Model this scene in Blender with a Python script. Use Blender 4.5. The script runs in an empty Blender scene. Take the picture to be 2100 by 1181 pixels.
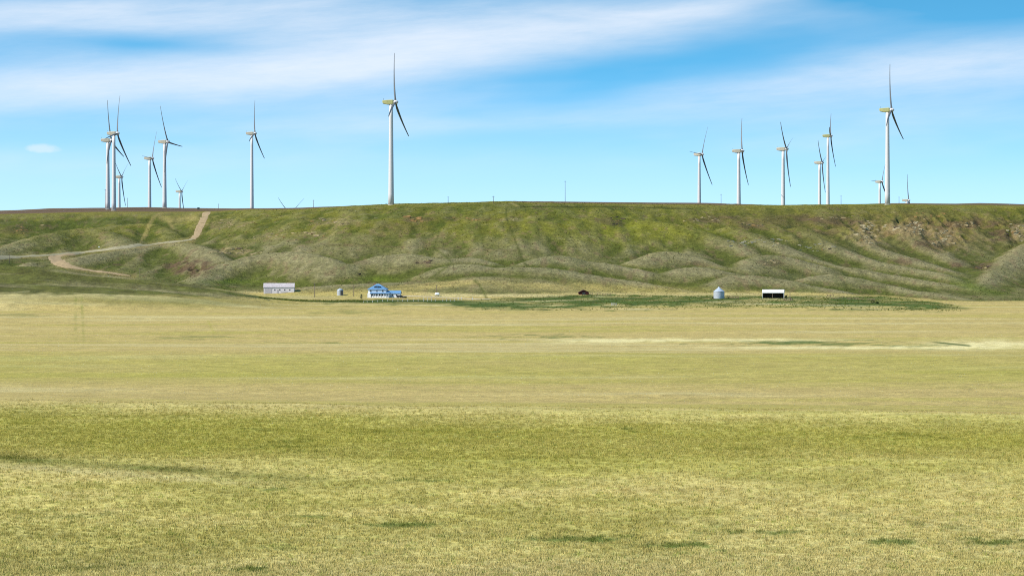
import bpy, bmesh, math, random
import numpy as np
from mathutils import Vector, Matrix
from mathutils.bvhtree import BVHTree

# ------------------------------------------------------------------ camera, sky, sun, exposure
F = 4950.0                      # focal length in photograph pixels (2100 wide)
CX, CY = 1050.0, 590.5
scene = bpy.context.scene
COL = scene.collection
cam_d = bpy.data.cameras.new('camera')
cam_d.sensor_width = 36.0
cam_d.lens = F / 2100.0 * 36.0
cam_d.clip_start = 0.5
cam_d.clip_end = 120000.0
cam = bpy.data.objects.new('camera', cam_d)
cam.rotation_euler = (math.radians(90), 0, 0)
COL.objects.link(cam)
scene.camera = cam

SUN_AZ = math.radians(-112.0)   # clockwise from +Y (view direction): left and a little behind the camera
SUN_EL = math.radians(44.0)
SUN_DIR = Vector((math.sin(SUN_AZ) * math.cos(SUN_EL), math.cos(SUN_AZ) * math.cos(SUN_EL), math.sin(SUN_EL)))
sun_d = bpy.data.lights.new('sun', 'SUN')
sun_d.energy = 5.0
sun_d.angle = math.radians(0.53)
sun_d.color = (1.0, 0.93, 0.83)
sun = bpy.data.objects.new('sun', sun_d)
sun.rotation_euler = SUN_DIR.to_track_quat('Z', 'Y').to_euler()
COL.objects.link(sun)

scene.view_settings.view_transform = 'Standard'
scene.view_settings.look = 'None'
scene.view_settings.exposure = 0.4
scene.view_settings.gamma = 1.0
scene.view_settings.use_curve_mapping = False
scene.render.engine = 'CYCLES'
scene.cycles.use_denoising = False
scene.cycles.max_bounces = 5
scene.cycles.filter_width = 1.05
scene.cycles.use_adaptive_sampling = False


class NT:
    """small helper for node trees"""
    def __init__(self, tree):
        self.t = tree
        self.t.nodes.clear()

    def node(self, typ, **kw):
        n = self.t.nodes.new(typ)
        for k, v in kw.items():
            setattr(n, k, v)
        return n

    def put(self, sock, v):
        if hasattr(v, 'is_linked') or isinstance(v, bpy.types.NodeSocket):
            self.t.links.new(v, sock)
        else:
            sock.default_value = v

    def m(self, op, a, b=0.0, c=0.0, clamp=False):
        n = self.node('ShaderNodeMath', operation=op, use_clamp=clamp)
        self.put(n.inputs[0], a); self.put(n.inputs[1], b); self.put(n.inputs[2], c)
        return n.outputs[0]

    def vec(self, x, y, z):
        n = self.node('ShaderNodeCombineXYZ')
        self.put(n.inputs[0], x); self.put(n.inputs[1], y); self.put(n.inputs[2], z)
        return n.outputs[0]

    def noise(self, v, scale=1.0, detail=3.0, rough=0.5, dist=0.0):
        n = self.node('ShaderNodeTexNoise')
        self.put(n.inputs['Vector'], v)
        n.inputs['Scale'].default_value = scale
        n.inputs['Detail'].default_value = detail
        n.inputs['Roughness'].default_value = rough
        n.inputs['Distortion'].default_value = dist
        return n.outputs['Fac']

    def mix(self, f, a, b, mode='MIX'):
        n = self.node('ShaderNodeMix', data_type='RGBA', blend_type=mode, clamp_factor=True)
        self.put(n.inputs[0], f); self.put(n.inputs[6], a); self.put(n.inputs[7], b)
        return n.outputs[2]

    def rng(self, v, a, b, c, d, smooth=False):
        n = self.node('ShaderNodeMapRange', clamp=True)
        if smooth:
            n.interpolation_type = 'SMOOTHSTEP'
        self.put(n.inputs[0], v)
        for i, q in enumerate((a, b, c, d)):
            n.inputs[i + 1].default_value = q
        return n.outputs[0]


world = bpy.data.worlds.new('World')
scene.world = world
world.use_nodes = True
w = NT(world.node_tree)
tc = w.node('ShaderNodeTexCoord')
sep = w.node('ShaderNodeSeparateXYZ')
w.put(sep.inputs[0], tc.outputs['Generated'])
dx, dy, dz = sep.outputs
# the air: a clear dry prairie sky, deep blue already low above the horizon
zz = w.m('ADD', w.m('MULTIPLY', w.m('MAXIMUM', dz, 0.0), 4.0), 0.03)
nrm = w.node('ShaderNodeVectorMath', operation='NORMALIZE')
w.put(nrm.inputs[0], w.vec(dx, dy, zz))
sky = w.node('ShaderNodeTexSky', sky_type='NISHITA')
sky.sun_disc = False
sky.sun_elevation = SUN_EL
sky.sun_rotation = SUN_AZ
sky.altitude = 1000.0
sky.air_density = 1.0
sky.dust_density = 0.3
sky.ozone_density = 1.6
w.put(sky.inputs[0], nrm.outputs[0])
hsv = w.node('ShaderNodeHueSaturation')
hsv.inputs['Hue'].default_value = 0.474
hsv.inputs['Saturation'].default_value = 1.3
hsv.inputs['Value'].default_value = 2.25
w.put(hsv.inputs['Color'], sky.outputs[0])
# cirrus: streaks by direction (azimuth, elevation), in units of about 11.6 degrees
az = w.m('MULTIPLY', w.m('ARCTAN2', dx, dy), F / 1000.0)
el = w.m('MULTIPLY', w.m('ARCSINE', dz), F / 1000.0)
tilt = w.m('SUBTRACT', el, w.m('MULTIPLY', az, 0.07))
warp = w.m('SUBTRACT', w.noise(w.vec(w.m('MULTIPLY', az, 1.6), w.m('MULTIPLY', tilt, 4.0), 3.1), 1.0, 3.0, 0.55), 0.5)
elw = w.m('ADD', el, w.m('MULTIPLY', warp, 0.05))
azw = w.m('ADD', az, w.m('MULTIPLY', warp, 0.5))


def streak(px, py, sx, sy, slope, amp):
    u0, v0 = (px - CX) / 1000.0, (CY - py) / 1000.0
    du = w.m('SUBTRACT', azw, u0)
    dv = w.m('SUBTRACT', w.m('SUBTRACT', elw, v0), w.m('MULTIPLY', du, slope))
    q = w.m('ADD', w.m('POWER', w.m('ABSOLUTE', w.m('DIVIDE', du, sx / 1000.0)), 2.0),
            w.m('POWER', w.m('ABSOLUTE', w.m('DIVIDE', dv, sy / 1000.0)), 2.0))
    return w.m('MULTIPLY', w.m('POWER', 2.718, w.m('MULTIPLY', q, -1.0)), amp)


total = None
for a in ((1000, 74, 500, 56, 0.10, 0.78), (160, 45, 460, 46, 0.04, 0.72), (600, 45, 340, 44, 0.0, 0.35),
          (150, 185, 450, 52, 0.06, 0.72), (720, 140, 360, 38, 0.10, 0.5),
          (2000, 145, 400, 55, 0.05, 0.68), (1560, 190, 320, 34, 0.13, 0.42), (1850, 0, 420, 40, 0.0, -0.22), (1330, 135, 360, 48, 0.15, -0.08), (330, 98, 320, 22, -0.03, -0.26), (1450, 20, 240, 24, 0.16, 0.5),
          (900, 255, 600, 18, 0.02, 0.16), (400, 330, 700, 30, 0.0, 0.14)):
    s_ = streak(*a)
    total = s_ if total is None else w.m('ADD', total, s_)
fib = w.noise(w.vec(w.m('MULTIPLY', az, 2.2), w.m('MULTIPLY', tilt, 16.0), 7.7), 1.0, 6.0, 0.6, 0.4)
wide = w.noise(w.vec(w.m('MULTIPLY', az, 0.9), w.m('MULTIPLY', tilt, 4.2), 1.3), 1.0, 4.0, 0.55)
veil = w.rng(wide, 0.44, 0.82, 0.0, 0.34, True)
veil = w.m('MULTIPLY', veil, w.rng(el, 0.12, 0.34, 0.15, 1.0, True))
cl = w.m('ADD', w.m('MULTIPLY', total, w.rng(fib, 0.25, 0.72, 0.5, 1.18)), veil)
fine = w.noise(w.vec(w.m('MULTIPLY', az, 9.0), w.m('MULTIPLY', tilt, 60.0), 2.2), 1.0, 4.0, 0.7)
cl = w.m('MULTIPLY', cl, w.rng(fine, 0.3, 0.7, 0.84, 1.12))
cl = w.m('MAXIMUM', w.m('SUBTRACT', 1.0, w.m('POWER', 2.718, w.m('MULTIPLY', w.m('MAXIMUM', cl, 0.0), -1.35))), 0.0)
# one small fair-weather puff low on the left
pu = streak(155, 308, 62, 13, 0.0, 1.3)
pn = w.noise(w.vec(w.m('MULTIPLY', az, 26.0), w.m('MULTIPLY', el, 40.0), 5.0), 1.0, 5.0, 0.6)
pu = w.m('ADD', w.m('MULTIPLY', pu, 0.72), streak(125, 306, 24, 11, 0.0, 0.6))
puff = w.rng(w.m('MULTIPLY', pu, w.m('ADD', pn, 0.35)), 0.35, 1.05, 0.0, 0.5, True)
cl = w.m('MAXIMUM', cl, puff)
cl = w.m('MULTIPLY', cl, w.rng(dz, 0.0, 0.03, 0.25, 1.0))
hz = w.rng(el, 0.10, 0.46, 1.0, 0.0, True)
air = w.mix(w.m('MULTIPLY', hz, 0.66), hsv.outputs[0], (6.0, 8.0, 9.3, 1))
colr = w.mix(cl, air, (8.1, 8.6, 9.4, 1))
bg = w.node('ShaderNodeBackground')
bg.inputs['Strength'].default_value = 0.085
w.put(bg.inputs['Color'], colr)
wo = w.node('ShaderNodeOutputWorld')
w.t.links.new(bg.outputs[0], wo.inputs[0])

# ------------------------------------------------------------------ helpers
rnd = random.Random(7)


def tag(o, label=None, cat=None, group=None, kind=None):
    if label: o['label'] = label
    if cat: o['category'] = cat
    if group: o['group'] = group
    if kind: o['kind'] = kind
    return o


def empty(name, loc, rz=0.0):
    o = bpy.data.objects.new(name, None)
    o.location = loc
    o.rotation_euler = (0, 0, rz)
    o.empty_display_size = 0.5
    COL.objects.link(o)
    return o


def child(name, mesh, parent, loc=(0, 0, 0)):
    o = bpy.data.objects.new(name, mesh)
    COL.objects.link(o)
    o.parent = parent
    o.location = loc
    return o


class MB:
    """collects shapes into one mesh"""
    def __init__(self):
        self.v, self.f, self.s = [], [], []

    def add(self, vs, fs, smooth=False):
        o = len(self.v)
        self.v += [tuple(p) for p in vs]
        self.f += [tuple(i + o for i in q) for q in fs]
        self.s += [smooth] * len(fs)
        return self

    def box(self, x0, x1, y0, y1, z0, z1):
        vs = [(x, y, z) for z in (z0, z1) for y in (y0, y1) for x in (x0, x1)]
        return self.add(vs, [(0, 2, 3, 1), (4, 5, 7, 6), (0, 1, 5, 4), (2, 6, 7, 3), (0, 4, 6, 2), (1, 3, 7, 5)])

    def bar(self, a, b, wdt, hgt=None):
        a, b = Vector(a), Vector(b)
        hgt = hgt or wdt
        d = (b - a).normalized()
        up = Vector((0, 0, 1)) if abs(d.z) < 0.95 else Vector((1, 0, 0))
        sx = d.cross(up).normalized()
        sy = sx.cross(d).normalized()
        vs = []
        for p in (a, b):
            for i, j in ((-1, -1), (1, -1), (1, 1), (-1, 1)):
                vs.append(p + sx * (i * wdt / 2) + sy * (j * hgt / 2))
        return self.add(vs, [(3, 2, 1, 0), (4, 5, 6, 7), (0, 1, 5, 4), (1, 2, 6, 5), (2, 3, 7, 6), (3, 0, 4, 7)])

    def lathe(self, prof, n=24, cx=0, cy=0, smooth=True, axis='z'):
        vs = []
        for r, z in prof:
            for i in range(n):
                a = 2 * math.pi * i / n
                p = (cx + r * math.cos(a), cy + r * math.sin(a), z)
                if axis == 'x':
                    p = (z, p[0], p[1])
                vs.append(p)
        fs = []
        for k in range(len(prof) - 1):
            for i in range(n):
                j = (i + 1) % n
                fs.append((k * n + i, k * n + j, (k + 1) * n + j, (k + 1) * n + i))
        self.add(vs, fs, smooth)
        o = len(self.v) - len(vs)
        self.f.append(tuple(o + i for i in range(n - 1, -1, -1))); self.s.append(False)
        self.f.append(tuple(o + (len(prof) - 1) * n + i for i in range(n))); self.s.append(False)
        return self

    def prism(self, pts, y0, y1):
        """polygon in x,z pulled along y"""
        n = len(pts)
        vs = [(x, y0, z) for x, z in pts] + [(x, y1, z) for x, z in pts]
        fs = [tuple(range(n)), tuple(range(2 * n - 1, n - 1, -1))]
        for i in range(n):
            j = (i + 1) % n
            fs.append((j, i, i + n, j + n))
        return self.add(vs, fs)

    def mesh(self, name, mat):
        me = bpy.data.meshes.new(name)
        me.from_pydata(self.v, [], self.f)
        me.polygons.foreach_set('use_smooth', self.s)
        bm = bmesh.new(); bm.from_mesh(me)
        bmesh.ops.recalc_face_normals(bm, faces=bm.faces)
        bm.to_mesh(me); bm.free()
        if mat: me.materials.append(mat)
        return me

    def build(self, name, mat, parent=None, loc=(0, 0, 0)):
        o = bpy.data.objects.new(name, self.mesh(name, mat))
        COL.objects.link(o)
        o.parent = parent
        o.location = loc
        return o


def material(name, col, rough=0.7, metal=0.0, var=0.12, scale=1.5, bump=0.0, bscale=4.0, streaks=None, spec=0.3):
    mt = bpy.data.materials.new(name)
    mt.use_nodes = True
    n = NT(mt.node_tree)
    tcn = n.node('ShaderNodeTexCoord')
    p = tcn.outputs['Object']
    if streaks:
        mp = n.node('ShaderNodeMapping')
        mp.inputs['Scale'].default_value = streaks
        n.put(mp.inputs[0], p)
        pv = mp.outputs[0]
    else:
        pv = p
    f = n.noise(pv, scale, 5.0, 0.6)
    lo = tuple(c * (1 - var * 2) for c in col[:3]) + (1,)
    hi = tuple(min(1, c * (1 + var)) for c in col[:3]) + (1,)
    c = n.mix(n.rng(f, 0.3, 0.7, 0, 1), lo, hi)
    b = n.node('ShaderNodeBsdfPrincipled')
    n.put(b.inputs['Base Color'], c)
    b.inputs['Roughness'].default_value = rough
    b.inputs['Metallic'].default_value = metal
    b.inputs['Specular IOR Level'].default_value = spec
    if bump:
        bp = n.node('ShaderNodeBump')
        bp.inputs['Strength'].default_value = bump
        bp.inputs['Distance'].default_value = 0.05
        n.put(bp.inputs['Height'], n.noise(pv, bscale, 4.0, 0.6))
        n.put(b.inputs['Normal'], bp.outputs[0])
    o = n.node('ShaderNodeOutputMaterial')
    n.t.links.new(b.outputs[0], o.inputs[0])
    return mt


def _hash(ix, iy, seed):
    h = (ix.astype(np.int64) * 374761393 + iy.astype(np.int64) * 668265263 + seed * 1442695041) & 0xffffffff
    h = ((h ^ (h >> 13)) * 1274126177) & 0xffffffff
    h = h ^ (h >> 16)
    return (h & 0xffff) / 65535.0


def vnoise(x, y, seed=0):
    ix, iy = np.floor(x), np.floor(y)
    fx, fy = x - ix, y - iy
    fx = fx * fx * fx * (fx * (fx * 6 - 15) + 10)
    fy = fy * fy * fy * (fy * (fy * 6 - 15) + 10)
    a = _hash(ix, iy, seed); b = _hash(ix + 1, iy, seed)
    c = _hash(ix, iy + 1, seed); d = _hash(ix + 1, iy + 1, seed)
    return (a + (b - a) * fx) * (1 - fy) + (c + (d - c) * fx) * fy


def fbm(x, y, seed=0, oct=4, gain=0.5):
    """-1..1"""
    s, a, t = 0.0, 1.0, 0.0
    for k in range(oct):
        s = s + a * (vnoise(x, y, seed + k * 17) * 2 - 1)
        t += a
        a *= gain
        x, y = x * 2.03 + 11.3, y * 2.03 - 7.9
    return s / t


def sstep(a, b, x):
    t = np.clip((x - a) / (b - a), 0, 1)
    return t * t * (3 - 2 * t)


def tab(u, pairs):
    return np.interp(u, [p[0] for p in pairs], [p[1] for p in pairs])


# ------------------------------------------------------------------ terrain
def zof(py, Y):
    return (CY - py) / F * Y


# valley floor along the line of sight: (distance, photograph row where that ground is seen)
_prof = [(-600, -3.0), (-60, -1.8), (6, -1.9), (100, -14.3)]
_prof += [(Y, zof(py, Y)) for Y, py in ((135, 1165), (170, 1042), (210, 948), (255, 886), (298, 838), (325, 834), (400, 822),
                                        (460, 784), (540, 752), (615, 724), (660, 718), (740, 713), (860, 696), (1000, 671),
                                        (1150, 650), (1300, 632), (1420, 619), (1500, 609), (1560, 601), (1640, 592), (1760, 580))]
_gy = np.linspace(-600, 1760, 4721)
_gz = np.interp(_gy, [p[0] for p in _prof], [p[1] for p in _prof])


def _smooth1(a, n):
    k = np.hanning(2 * n + 1); k /= k.sum()
    return np.convolve(np.pad(a, n, mode='edge'), k, mode='valid')


_gs1, _gs2 = _smooth1(_gz, 26), _smooth1(_gz, 90)
_wt = sstep(350, 700, _gy)
_gz = _gs1 * (1 - _wt) + _gs2 * _wt

CREST_Y = [(-900, 2150), (0, 2110), (380, 2080), (520, 1960), (700, 1880), (850, 1852), (1100, 1850), (1400, 1885), (1800, 1950), (2100, 1985), (3000, 2000)]
CREST_P = [(-900, 446), (0, 440), (200, 437), (330, 436), (430, 435), (520, 431), (600, 431), (700, 426), (800, 421), (950, 418), (1040, 416),
           (1150, 418), (1300, 420), (1450, 422), (1600, 423), (1700, 421), (1850, 422), (1950, 424), (2100, 425), (3000, 432)]
SKY_Y = [(-900, 2900), (0, 2850), (450, 2750), (620, 2400), (800, 1990), (1000, 2020), (1150, 2250), (1450, 2300), (1600, 2060), (1850, 2350), (2100, 2300), (3000, 2300)]
SKY_P = [(-900, 440), (0, 433), (100, 428), (220, 425.5), (300, 424), (370, 426), (470, 428.5), (530, 430), (620, 428), (700, 424), (800, 419), (950, 415.3),
         (1040, 412.7), (1150, 414.2), (1450, 416.4), (1600, 420.8), (1700, 420), (1850, 417), (1960, 418.5), (2010, 417.3), (2100, 420), (3000, 424)]
FOOT_Y = [(-900, 1600), (0, 1640), (300, 1640), (450, 1590), (800, 1590), (1100, 1580), (1400, 1590), (1700, 1570), (2000, 1530), (2200, 1540), (3000, 1560)]
FOOT_P = [(-900, 560), (0, 566), (300, 570), (450, 586), (600, 590), (800, 592), (1100, 590), (1400, 597), (1700, 603), (2000, 622), (2200, 620), (3000, 600)]
# how the slope climbs: 0 = even, 1 = gentle foot and steep upper scarp
STEEP = [(-900, 0.4), (0, 0.4), (350, 0.6), (600, 0.35), (1000, 0.15), (1300, 0.35), (1600, 0.6), (1800, 0.85), (2100, 0.95), (3000, 0.8)]


def base_height(U, Y):
    k = 1 + 0.075 * (U - 1050) / 1050.0
    k = 1 + (k - 1) * (1 - sstep(520, 1100, Y)) * sstep(110, 260, Y)
    valley = np.interp(Y * k, _gy, _gz)
    fy, fz = tab(U, FOOT_Y), None
    fz = zof(tab(U, FOOT_P), fy)
    cy = tab(U, CREST_Y); cz = zof(tab(U, CREST_P), cy)
    sy = tab(U, SKY_Y); sz = zof(tab(U, SKY_P), sy)
    sy = np.maximum(sy, cy + 90)
    t = np.clip((Y - fy) / (cy - fy), 0, 1)
    st = tab(U, STEEP)
    g1 = t * 0.35 + 0.65 * (1 - (1 - t) ** 2)
    g2 = t ** 2.2 * (1.0 - 0.25 * sstep(0.75, 1.0, t)) + 0.25 * t * sstep(0.75, 1.0, t)
    g = g1 * (1 - st) + (0.25 * t + 0.75 * g2) * st
    slope = fz + (cz - fz) * g
    z = np.where(Y < fy, 0, slope)
    # plateau behind the brow, then falling away out of sight
    t2 = np.clip((Y - cy) / (sy - cy), 0, 1)
    plat = cz + (sz - cz) * (t2 * (1.15 - 0.15 * t2))
    far = sz - 14 * sstep(0, 1, (Y - sy) / 1500.0) - 50 * sstep(0, 1, (Y - sy - 1500) / 12000.0)
    z = np.where(Y > cy, plat, z)
    z = np.where(Y > sy, far, z)
    # blend valley floor into the foot of the hills
    vb = valley + np.clip((Y - fy) * 0.06, -40, 12)
    wv = sstep(-110, 15, Y - fy)
    return np.where(Y < fy + 15, valley * (1 - wv) + wv * np.maximum(np.where(Y < fy, fz - (fy - Y) * 0.045, z), -99), z)


# spurs and knolls: crest lines as (photograph column, row); "d" puts the crest that many metres in front of the slope behind it
SPURS = [
    # right-hand spurs running down to the right
    dict(p=[(1330, 452), (1400, 463), (1445, 480), (1510, 500), (1545, 524)], d=16, s=0.36, w=7),
    dict(p=[(1500, 466), (1541, 484), (1580, 500), (1640, 526), (1700, 544), (1836, 566), (1895, 578), (1985, 590)], d=26, s=0.36, w=6),
    dict(p=[(1640, 466), (1666, 487), (1705, 506), (1757, 526), (1800, 538), (1862, 550), (1915, 558), (1960, 572), (1990, 588)], d=24, s=0.36, w=6),
    dict(p=[(1726, 466), (1763, 492), (1797, 510), (1862, 529), (1928, 550), (1985, 570)], d=22, s=0.38, w=6),
    dict(p=[(1840, 455), (1870, 490), (1915, 515), (1960, 536)], d=16, s=0.40, w=5),
    dict(p=[(1470, 580), (1500, 568), (1533, 564), (1594, 573), (1660, 587), (1715, 597)], d=44, s=0.32, w=7),
    dict(p=[(1655, 572), (1700, 563), (1757, 571), (1823, 586), (1862, 596), (1915, 601), (1967, 610), (2010, 621)], d=46, s=0.34, w=6),
    dict(p=[(1321, 530), (1347, 519), (1378, 515), (1410, 524), (1449, 540), (1489, 550), (1528, 563)], d=32, s=0.40, w=7),
    dict(p=[(1520, 549), (1541, 532), (1570, 523), (1607, 526), (1660, 540)], d=38, s=0.40, w=7),
    dict(p=[(1380, 556), (1430, 547), (1480, 556), (1530, 570)], d=40, s=0.34, w=8),
    dict(p=[(2260, 430), (2180, 470), (2100, 505), (2050, 545), (2010, 583)], d=36, s=0.42, w=6),
    # middle knolls
    dict(p=[(1080, 541), (1120, 528), (1150, 524), (1183, 535), (1233, 540), (1300, 551), (1360, 566)], d=34, s=0.36, w=7),
    dict(p=[(870, 580), (895, 560), (920, 547), (948, 542), (985, 545), (1020, 550), (1067, 549), (1120, 550), (1167, 557), (1217, 566), (1300, 577), (1357, 588), (1400, 594)], d=44, s=0.36, w=6),
    dict(p=[(725, 548), (750, 535), (785, 526), (827, 521), (867, 526), (917, 533)], d=40, s=0.42, w=7),
    dict(p=[(905, 535), (960, 526), (1000, 537), (1035, 548)], d=30, s=0.38, w=7),
    dict(p=[(640, 588), (760, 581), (900, 576), (1000, 566), (1090, 572)], d=46, s=0.22, w=9),
    dict(p=[(400, 578), (425, 560), (467, 539), (533, 522), (593, 516), (650, 522), (700, 540)], d=54, s=0.46, w=7),
    # upper slope, left of centre
    dict(p=[(620, 437), (540, 450), (480, 462), (432, 478)], d=14, s=0.34, w=9),
    dict(p=[(700, 447), (620, 470), (540, 490), (480, 505)], d=12, s=0.34, w=8),
    dict(p=[(760, 470), (700, 490), (650, 510)], d=10, s=0.3, w=8),
    # left of the ravine
    dict(p=[(150, 529), (233, 515), (300, 504), (345, 499), (390, 498), (427, 511), (452, 530)], d=60, s=0.46, w=8),
    dict(p=[(-120, 540), (-40, 520), (0, 512), (67, 487), (133, 473), (195, 467), (228, 480), (262, 499)], d=52, s=0.42, w=8),
    dict(p=[(205, 468), (250, 461), (300, 458), (325, 461), (348, 473), (362, 492)], d=34, s=0.44, w=8),
    dict(p=[(365, 470), (395, 452), (425, 444), (470, 440)], d=16, s=0.36, w=8),
    # near rise in front, left
    dict(p=[(-300, 538, 1440), (0, 545, 1440), (83, 548, 1430), (150, 561, 1425), (233, 568, 1420), (300, 574, 1418), (383, 586, 1412), (450, 600, 1405), (520, 613, 1395)], s=0.20, w=14),
    dict(p=[(-300, 574, 1360), (0, 580, 1350), (120, 586, 1345), (250, 592, 1340), (330, 600, 1335)], s=0.14, w=14),
]
_cols = np.array([p[0] for s in SPURS for p in s['p']])


def inv_base(u, py):
    """distance at which the smooth slope is seen at row py in column u"""
    Y = np.arange(1500.0, 2300.0, 2.0)
    z = base_height(np.full_like(Y, u), Y)
    rows = CY - z / Y * F
    rows = np.minimum.accumulate(rows)
    return float(np.interp(-py, -rows, Y))


for s in SPURS:
    pts = []
    for q in s['p']:
        if len(q) == 3:
            Yq = q[2]
        else:
            Yq = inv_base(q[0], q[1]) - s['d']
        pts.append(((q[0] - CX) / F * Yq, Yq, zof(q[1], Yq)))
    # even out the distances along the crest
    P = np.array(pts)
    for _ in range(2):
        yy = P[:, 1].copy()
        yy[1:-1] = 0.25 * yy[:-2] + 0.5 * yy[1:-1] + 0.25 * yy[2:]
        for i, q in enumerate(s['p']):
            P[i] = ((q[0] - CX) / F * yy[i], yy[i], zof(q[1], yy[i]))
    # denser curve
    tt = np.arange(len(P)); tn = np.linspace(0, len(P) - 1, (len(P) - 1) * 3 + 1)
    Pn = np.stack([np.interp(tn, tt, P[:, k]) for k in range(3)], 1)
    Pn[1:-1] = 0.25 * Pn[:-2] + 0.5 * Pn[1:-1] + 0.25 * Pn[2:]
    s['P'] = Pn


def spur_height(s, X, Y):
    P = s['P']
    best = np.full(X.shape, -1e9)
    for a, b in zip(P[:-1], P[1:]):
        dxy = b[:2] - a[:2]
        L2 = float(dxy @ dxy) + 1e-9
        t = np.clip(((X - a[0]) * dxy[0] + (Y - a[1]) * dxy[1]) / L2, 0, 1)
        d2 = (X - a[0] - t * dxy[0]) ** 2 + (Y - a[1] - t * dxy[1]) ** 2
        z = a[2] + (b[2] - a[2]) * t - (np.sqrt(d2 + s['w'] ** 2) - s['w']) * s['s']
        best = np.maximum(best, z)
    return best


def gauss2(px, py, cx, cy, sx, sy, slope=0.0):
    d = py - cy - (px - cx) * slope
    return np.exp(-((px - cx) / sx) ** 2 - (d / sy) ** 2)


def smax(a, b, k):
    return 0.5 * (a + b + np.sqrt((a - b) ** 2 + k * k)) - 0.5 * k * np.exp(-((a - b) / (2 * k)) ** 2) * 0.6


# grid: columns are lines of sight, rows are distances
cu = np.concatenate([np.linspace(-9000, -500, 36)[:-1], np.linspace(-500, -60, 60)[:-1], np.arange(-60, 2161, 3.0), np.linspace(2160, 2600, 60)[1:], np.linspace(2600, 11000, 36)[1:]])
ry = np.concatenate([np.linspace(-500, 100, 40)[:-1], np.geomspace(100, 345, 200)[:-1], np.geomspace(345, 1290, 210)[:-1], np.arange(1290, 1990, 1.35),
                     np.geomspace(1990, 3200, 90)[1:], np.geomspace(3200, 60000, 40)[1:]])
NU, NY = len(cu), len(ry)
GU, GY = np.meshgrid(cu, ry)
GX = (GU - CX) / F * np.maximum(GY, 110.0)
GZ = base_height(GU, GY)
hill = (GY > 1250) & (GY < 2100)
hx, hy = GX[hill], GY[hill]
# the upper slope has shallow gullies of its own, running down towards the viewer
gul = fbm(hx / 46.0, hy / 150.0, 5, 4) * 5.0 + fbm(hx / 17.0, hy / 60.0, 9, 3) * 1.6
amt = sstep(1600, 1700, hy) * (1 - sstep(-60, 10, hy - tab(GU[hill], CREST_Y)))
hz_ = GZ[hill] + gul * amt * 1.2
for s in SPURS:
    lo = s['P'][:, :2].min(0) - 150; hi = s['P'][:, :2].max(0) + 150
    m = (hx > lo[0]) & (hx < hi[0]) & (hy > lo[1]) & (hy < hi[1])
    if m.any():
        sh = spur_height(s, hx[m], hy[m])
        sh = sh + fbm(hx[m] / 14.0, hy[m] / 14.0, 21, 3) * 0.5
        hz_[m] = smax(hz_[m], sh, 2.2)
hz_ += (fbm(hx / 5.0, hy / 5.0, 31, 3) * 0.18 + fbm(hx / 8.0, hy / 26.0, 33, 3) * 0.4) * sstep(1500, 1640, hy)
hp_ = CY - hz_ / hy * F; hu_ = GU[hill]
cut = np.clip(gauss2(hu_, hp_, 1780, 474, 60, 26) + gauss2(hu_, hp_, 1890, 470, 70, 24) + gauss2(hu_, hp_, 1940, 488, 40, 24) + gauss2(hu_, hp_, 2075, 480, 50, 26) + 0.6 * gauss2(hu_, hp_, 1960, 456, 160, 12) + 0.8 * gauss2(hu_, hp_, 395, 545, 40, 16) + 0.6 * gauss2(hu_, hp_, 483, 516, 44, 8), 0, 1)
hz_ += cut * (np.abs(fbm(hx / 11.0, hy / 20.0, 35, 4)) * -9.0 + 1.6 + fbm(hx / 4.0, hy / 4.0, 37, 2) * 0.8)
GZ[hill] = hz_
GZ += 26 * np.exp(-((GX - 390) / 150) ** 2 - ((GY - 2980) / 160) ** 2) - 46 * np.exp(-((GX + 291) / 130) ** 2 - ((GY - 3138) / 260) ** 2)
# gentle swells and tussocky ground
GZ += fbm(GX / 60.0, GY / 38.0, 41, 3) * 0.45 * sstep(120, 200, GY) * (1 - sstep(1380, 1460, GY)) * (0.35 + 0.65 * sstep(330, 420, GY))
GZ += fbm(GX / 24.0, GY / 50.0, 45, 4) * 0.42 * sstep(225, 280, GY) * (1 - sstep(330, 380, GY))
GZ += fbm(GX / 9.0, GY / 9.0, 43, 3) * 0.10 * (1 - sstep(900, 1400, GY))
GZ += fbm(GX / 120.0, GY / 120.0, 47, 3) * 0.9 * sstep(2000, 2200, GY) * (1 - sstep(9000, 20000, GY))


# farmyard ditch on the left of the house
PY = CY - GZ / np.maximum(GY, 1) * F
dl = tab(GU, [(430, 598), (500, 606), (560, 613), (620, 617), (680, 618), (740, 617), (780, 617)])
dm = np.exp(-((PY - dl) / 2.2) ** 2) * sstep(450, 520, GU) * (1 - sstep(740, 800, GU)) * (GY > 1250) * (GY < 1560)
GZ -= dm * 1.6
# creek meander on the right of the valley
PY = CY - GZ / np.maximum(GY, 1) * F

# ---- what grows where (albedo); on the hills some relief shading is mixed in
def blur(a, r):
    c = np.cumsum(np.pad(a, ((r + 1, r), (0, 0)), mode='edge'), 0)
    a = (c[2 * r + 1:] - c[:-2 * r - 1]) / (2 * r + 1)
    c = np.cumsum(np.pad(a, ((0, 0), (r + 1, r)), mode='edge'), 1)
    return (c[:, 2 * r + 1:] - c[:, :-2 * r - 1]) / (2 * r + 1)


CONV = (GZ - blur(blur(GZ, 9), 9)) / 1.1 * 0.6 + (GZ - blur(blur(GZ, 20), 20)) / 3.2 * 0.6
CONV = np.where(hill, np.clip(CONV, -2, 2), 0.0)

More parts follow.
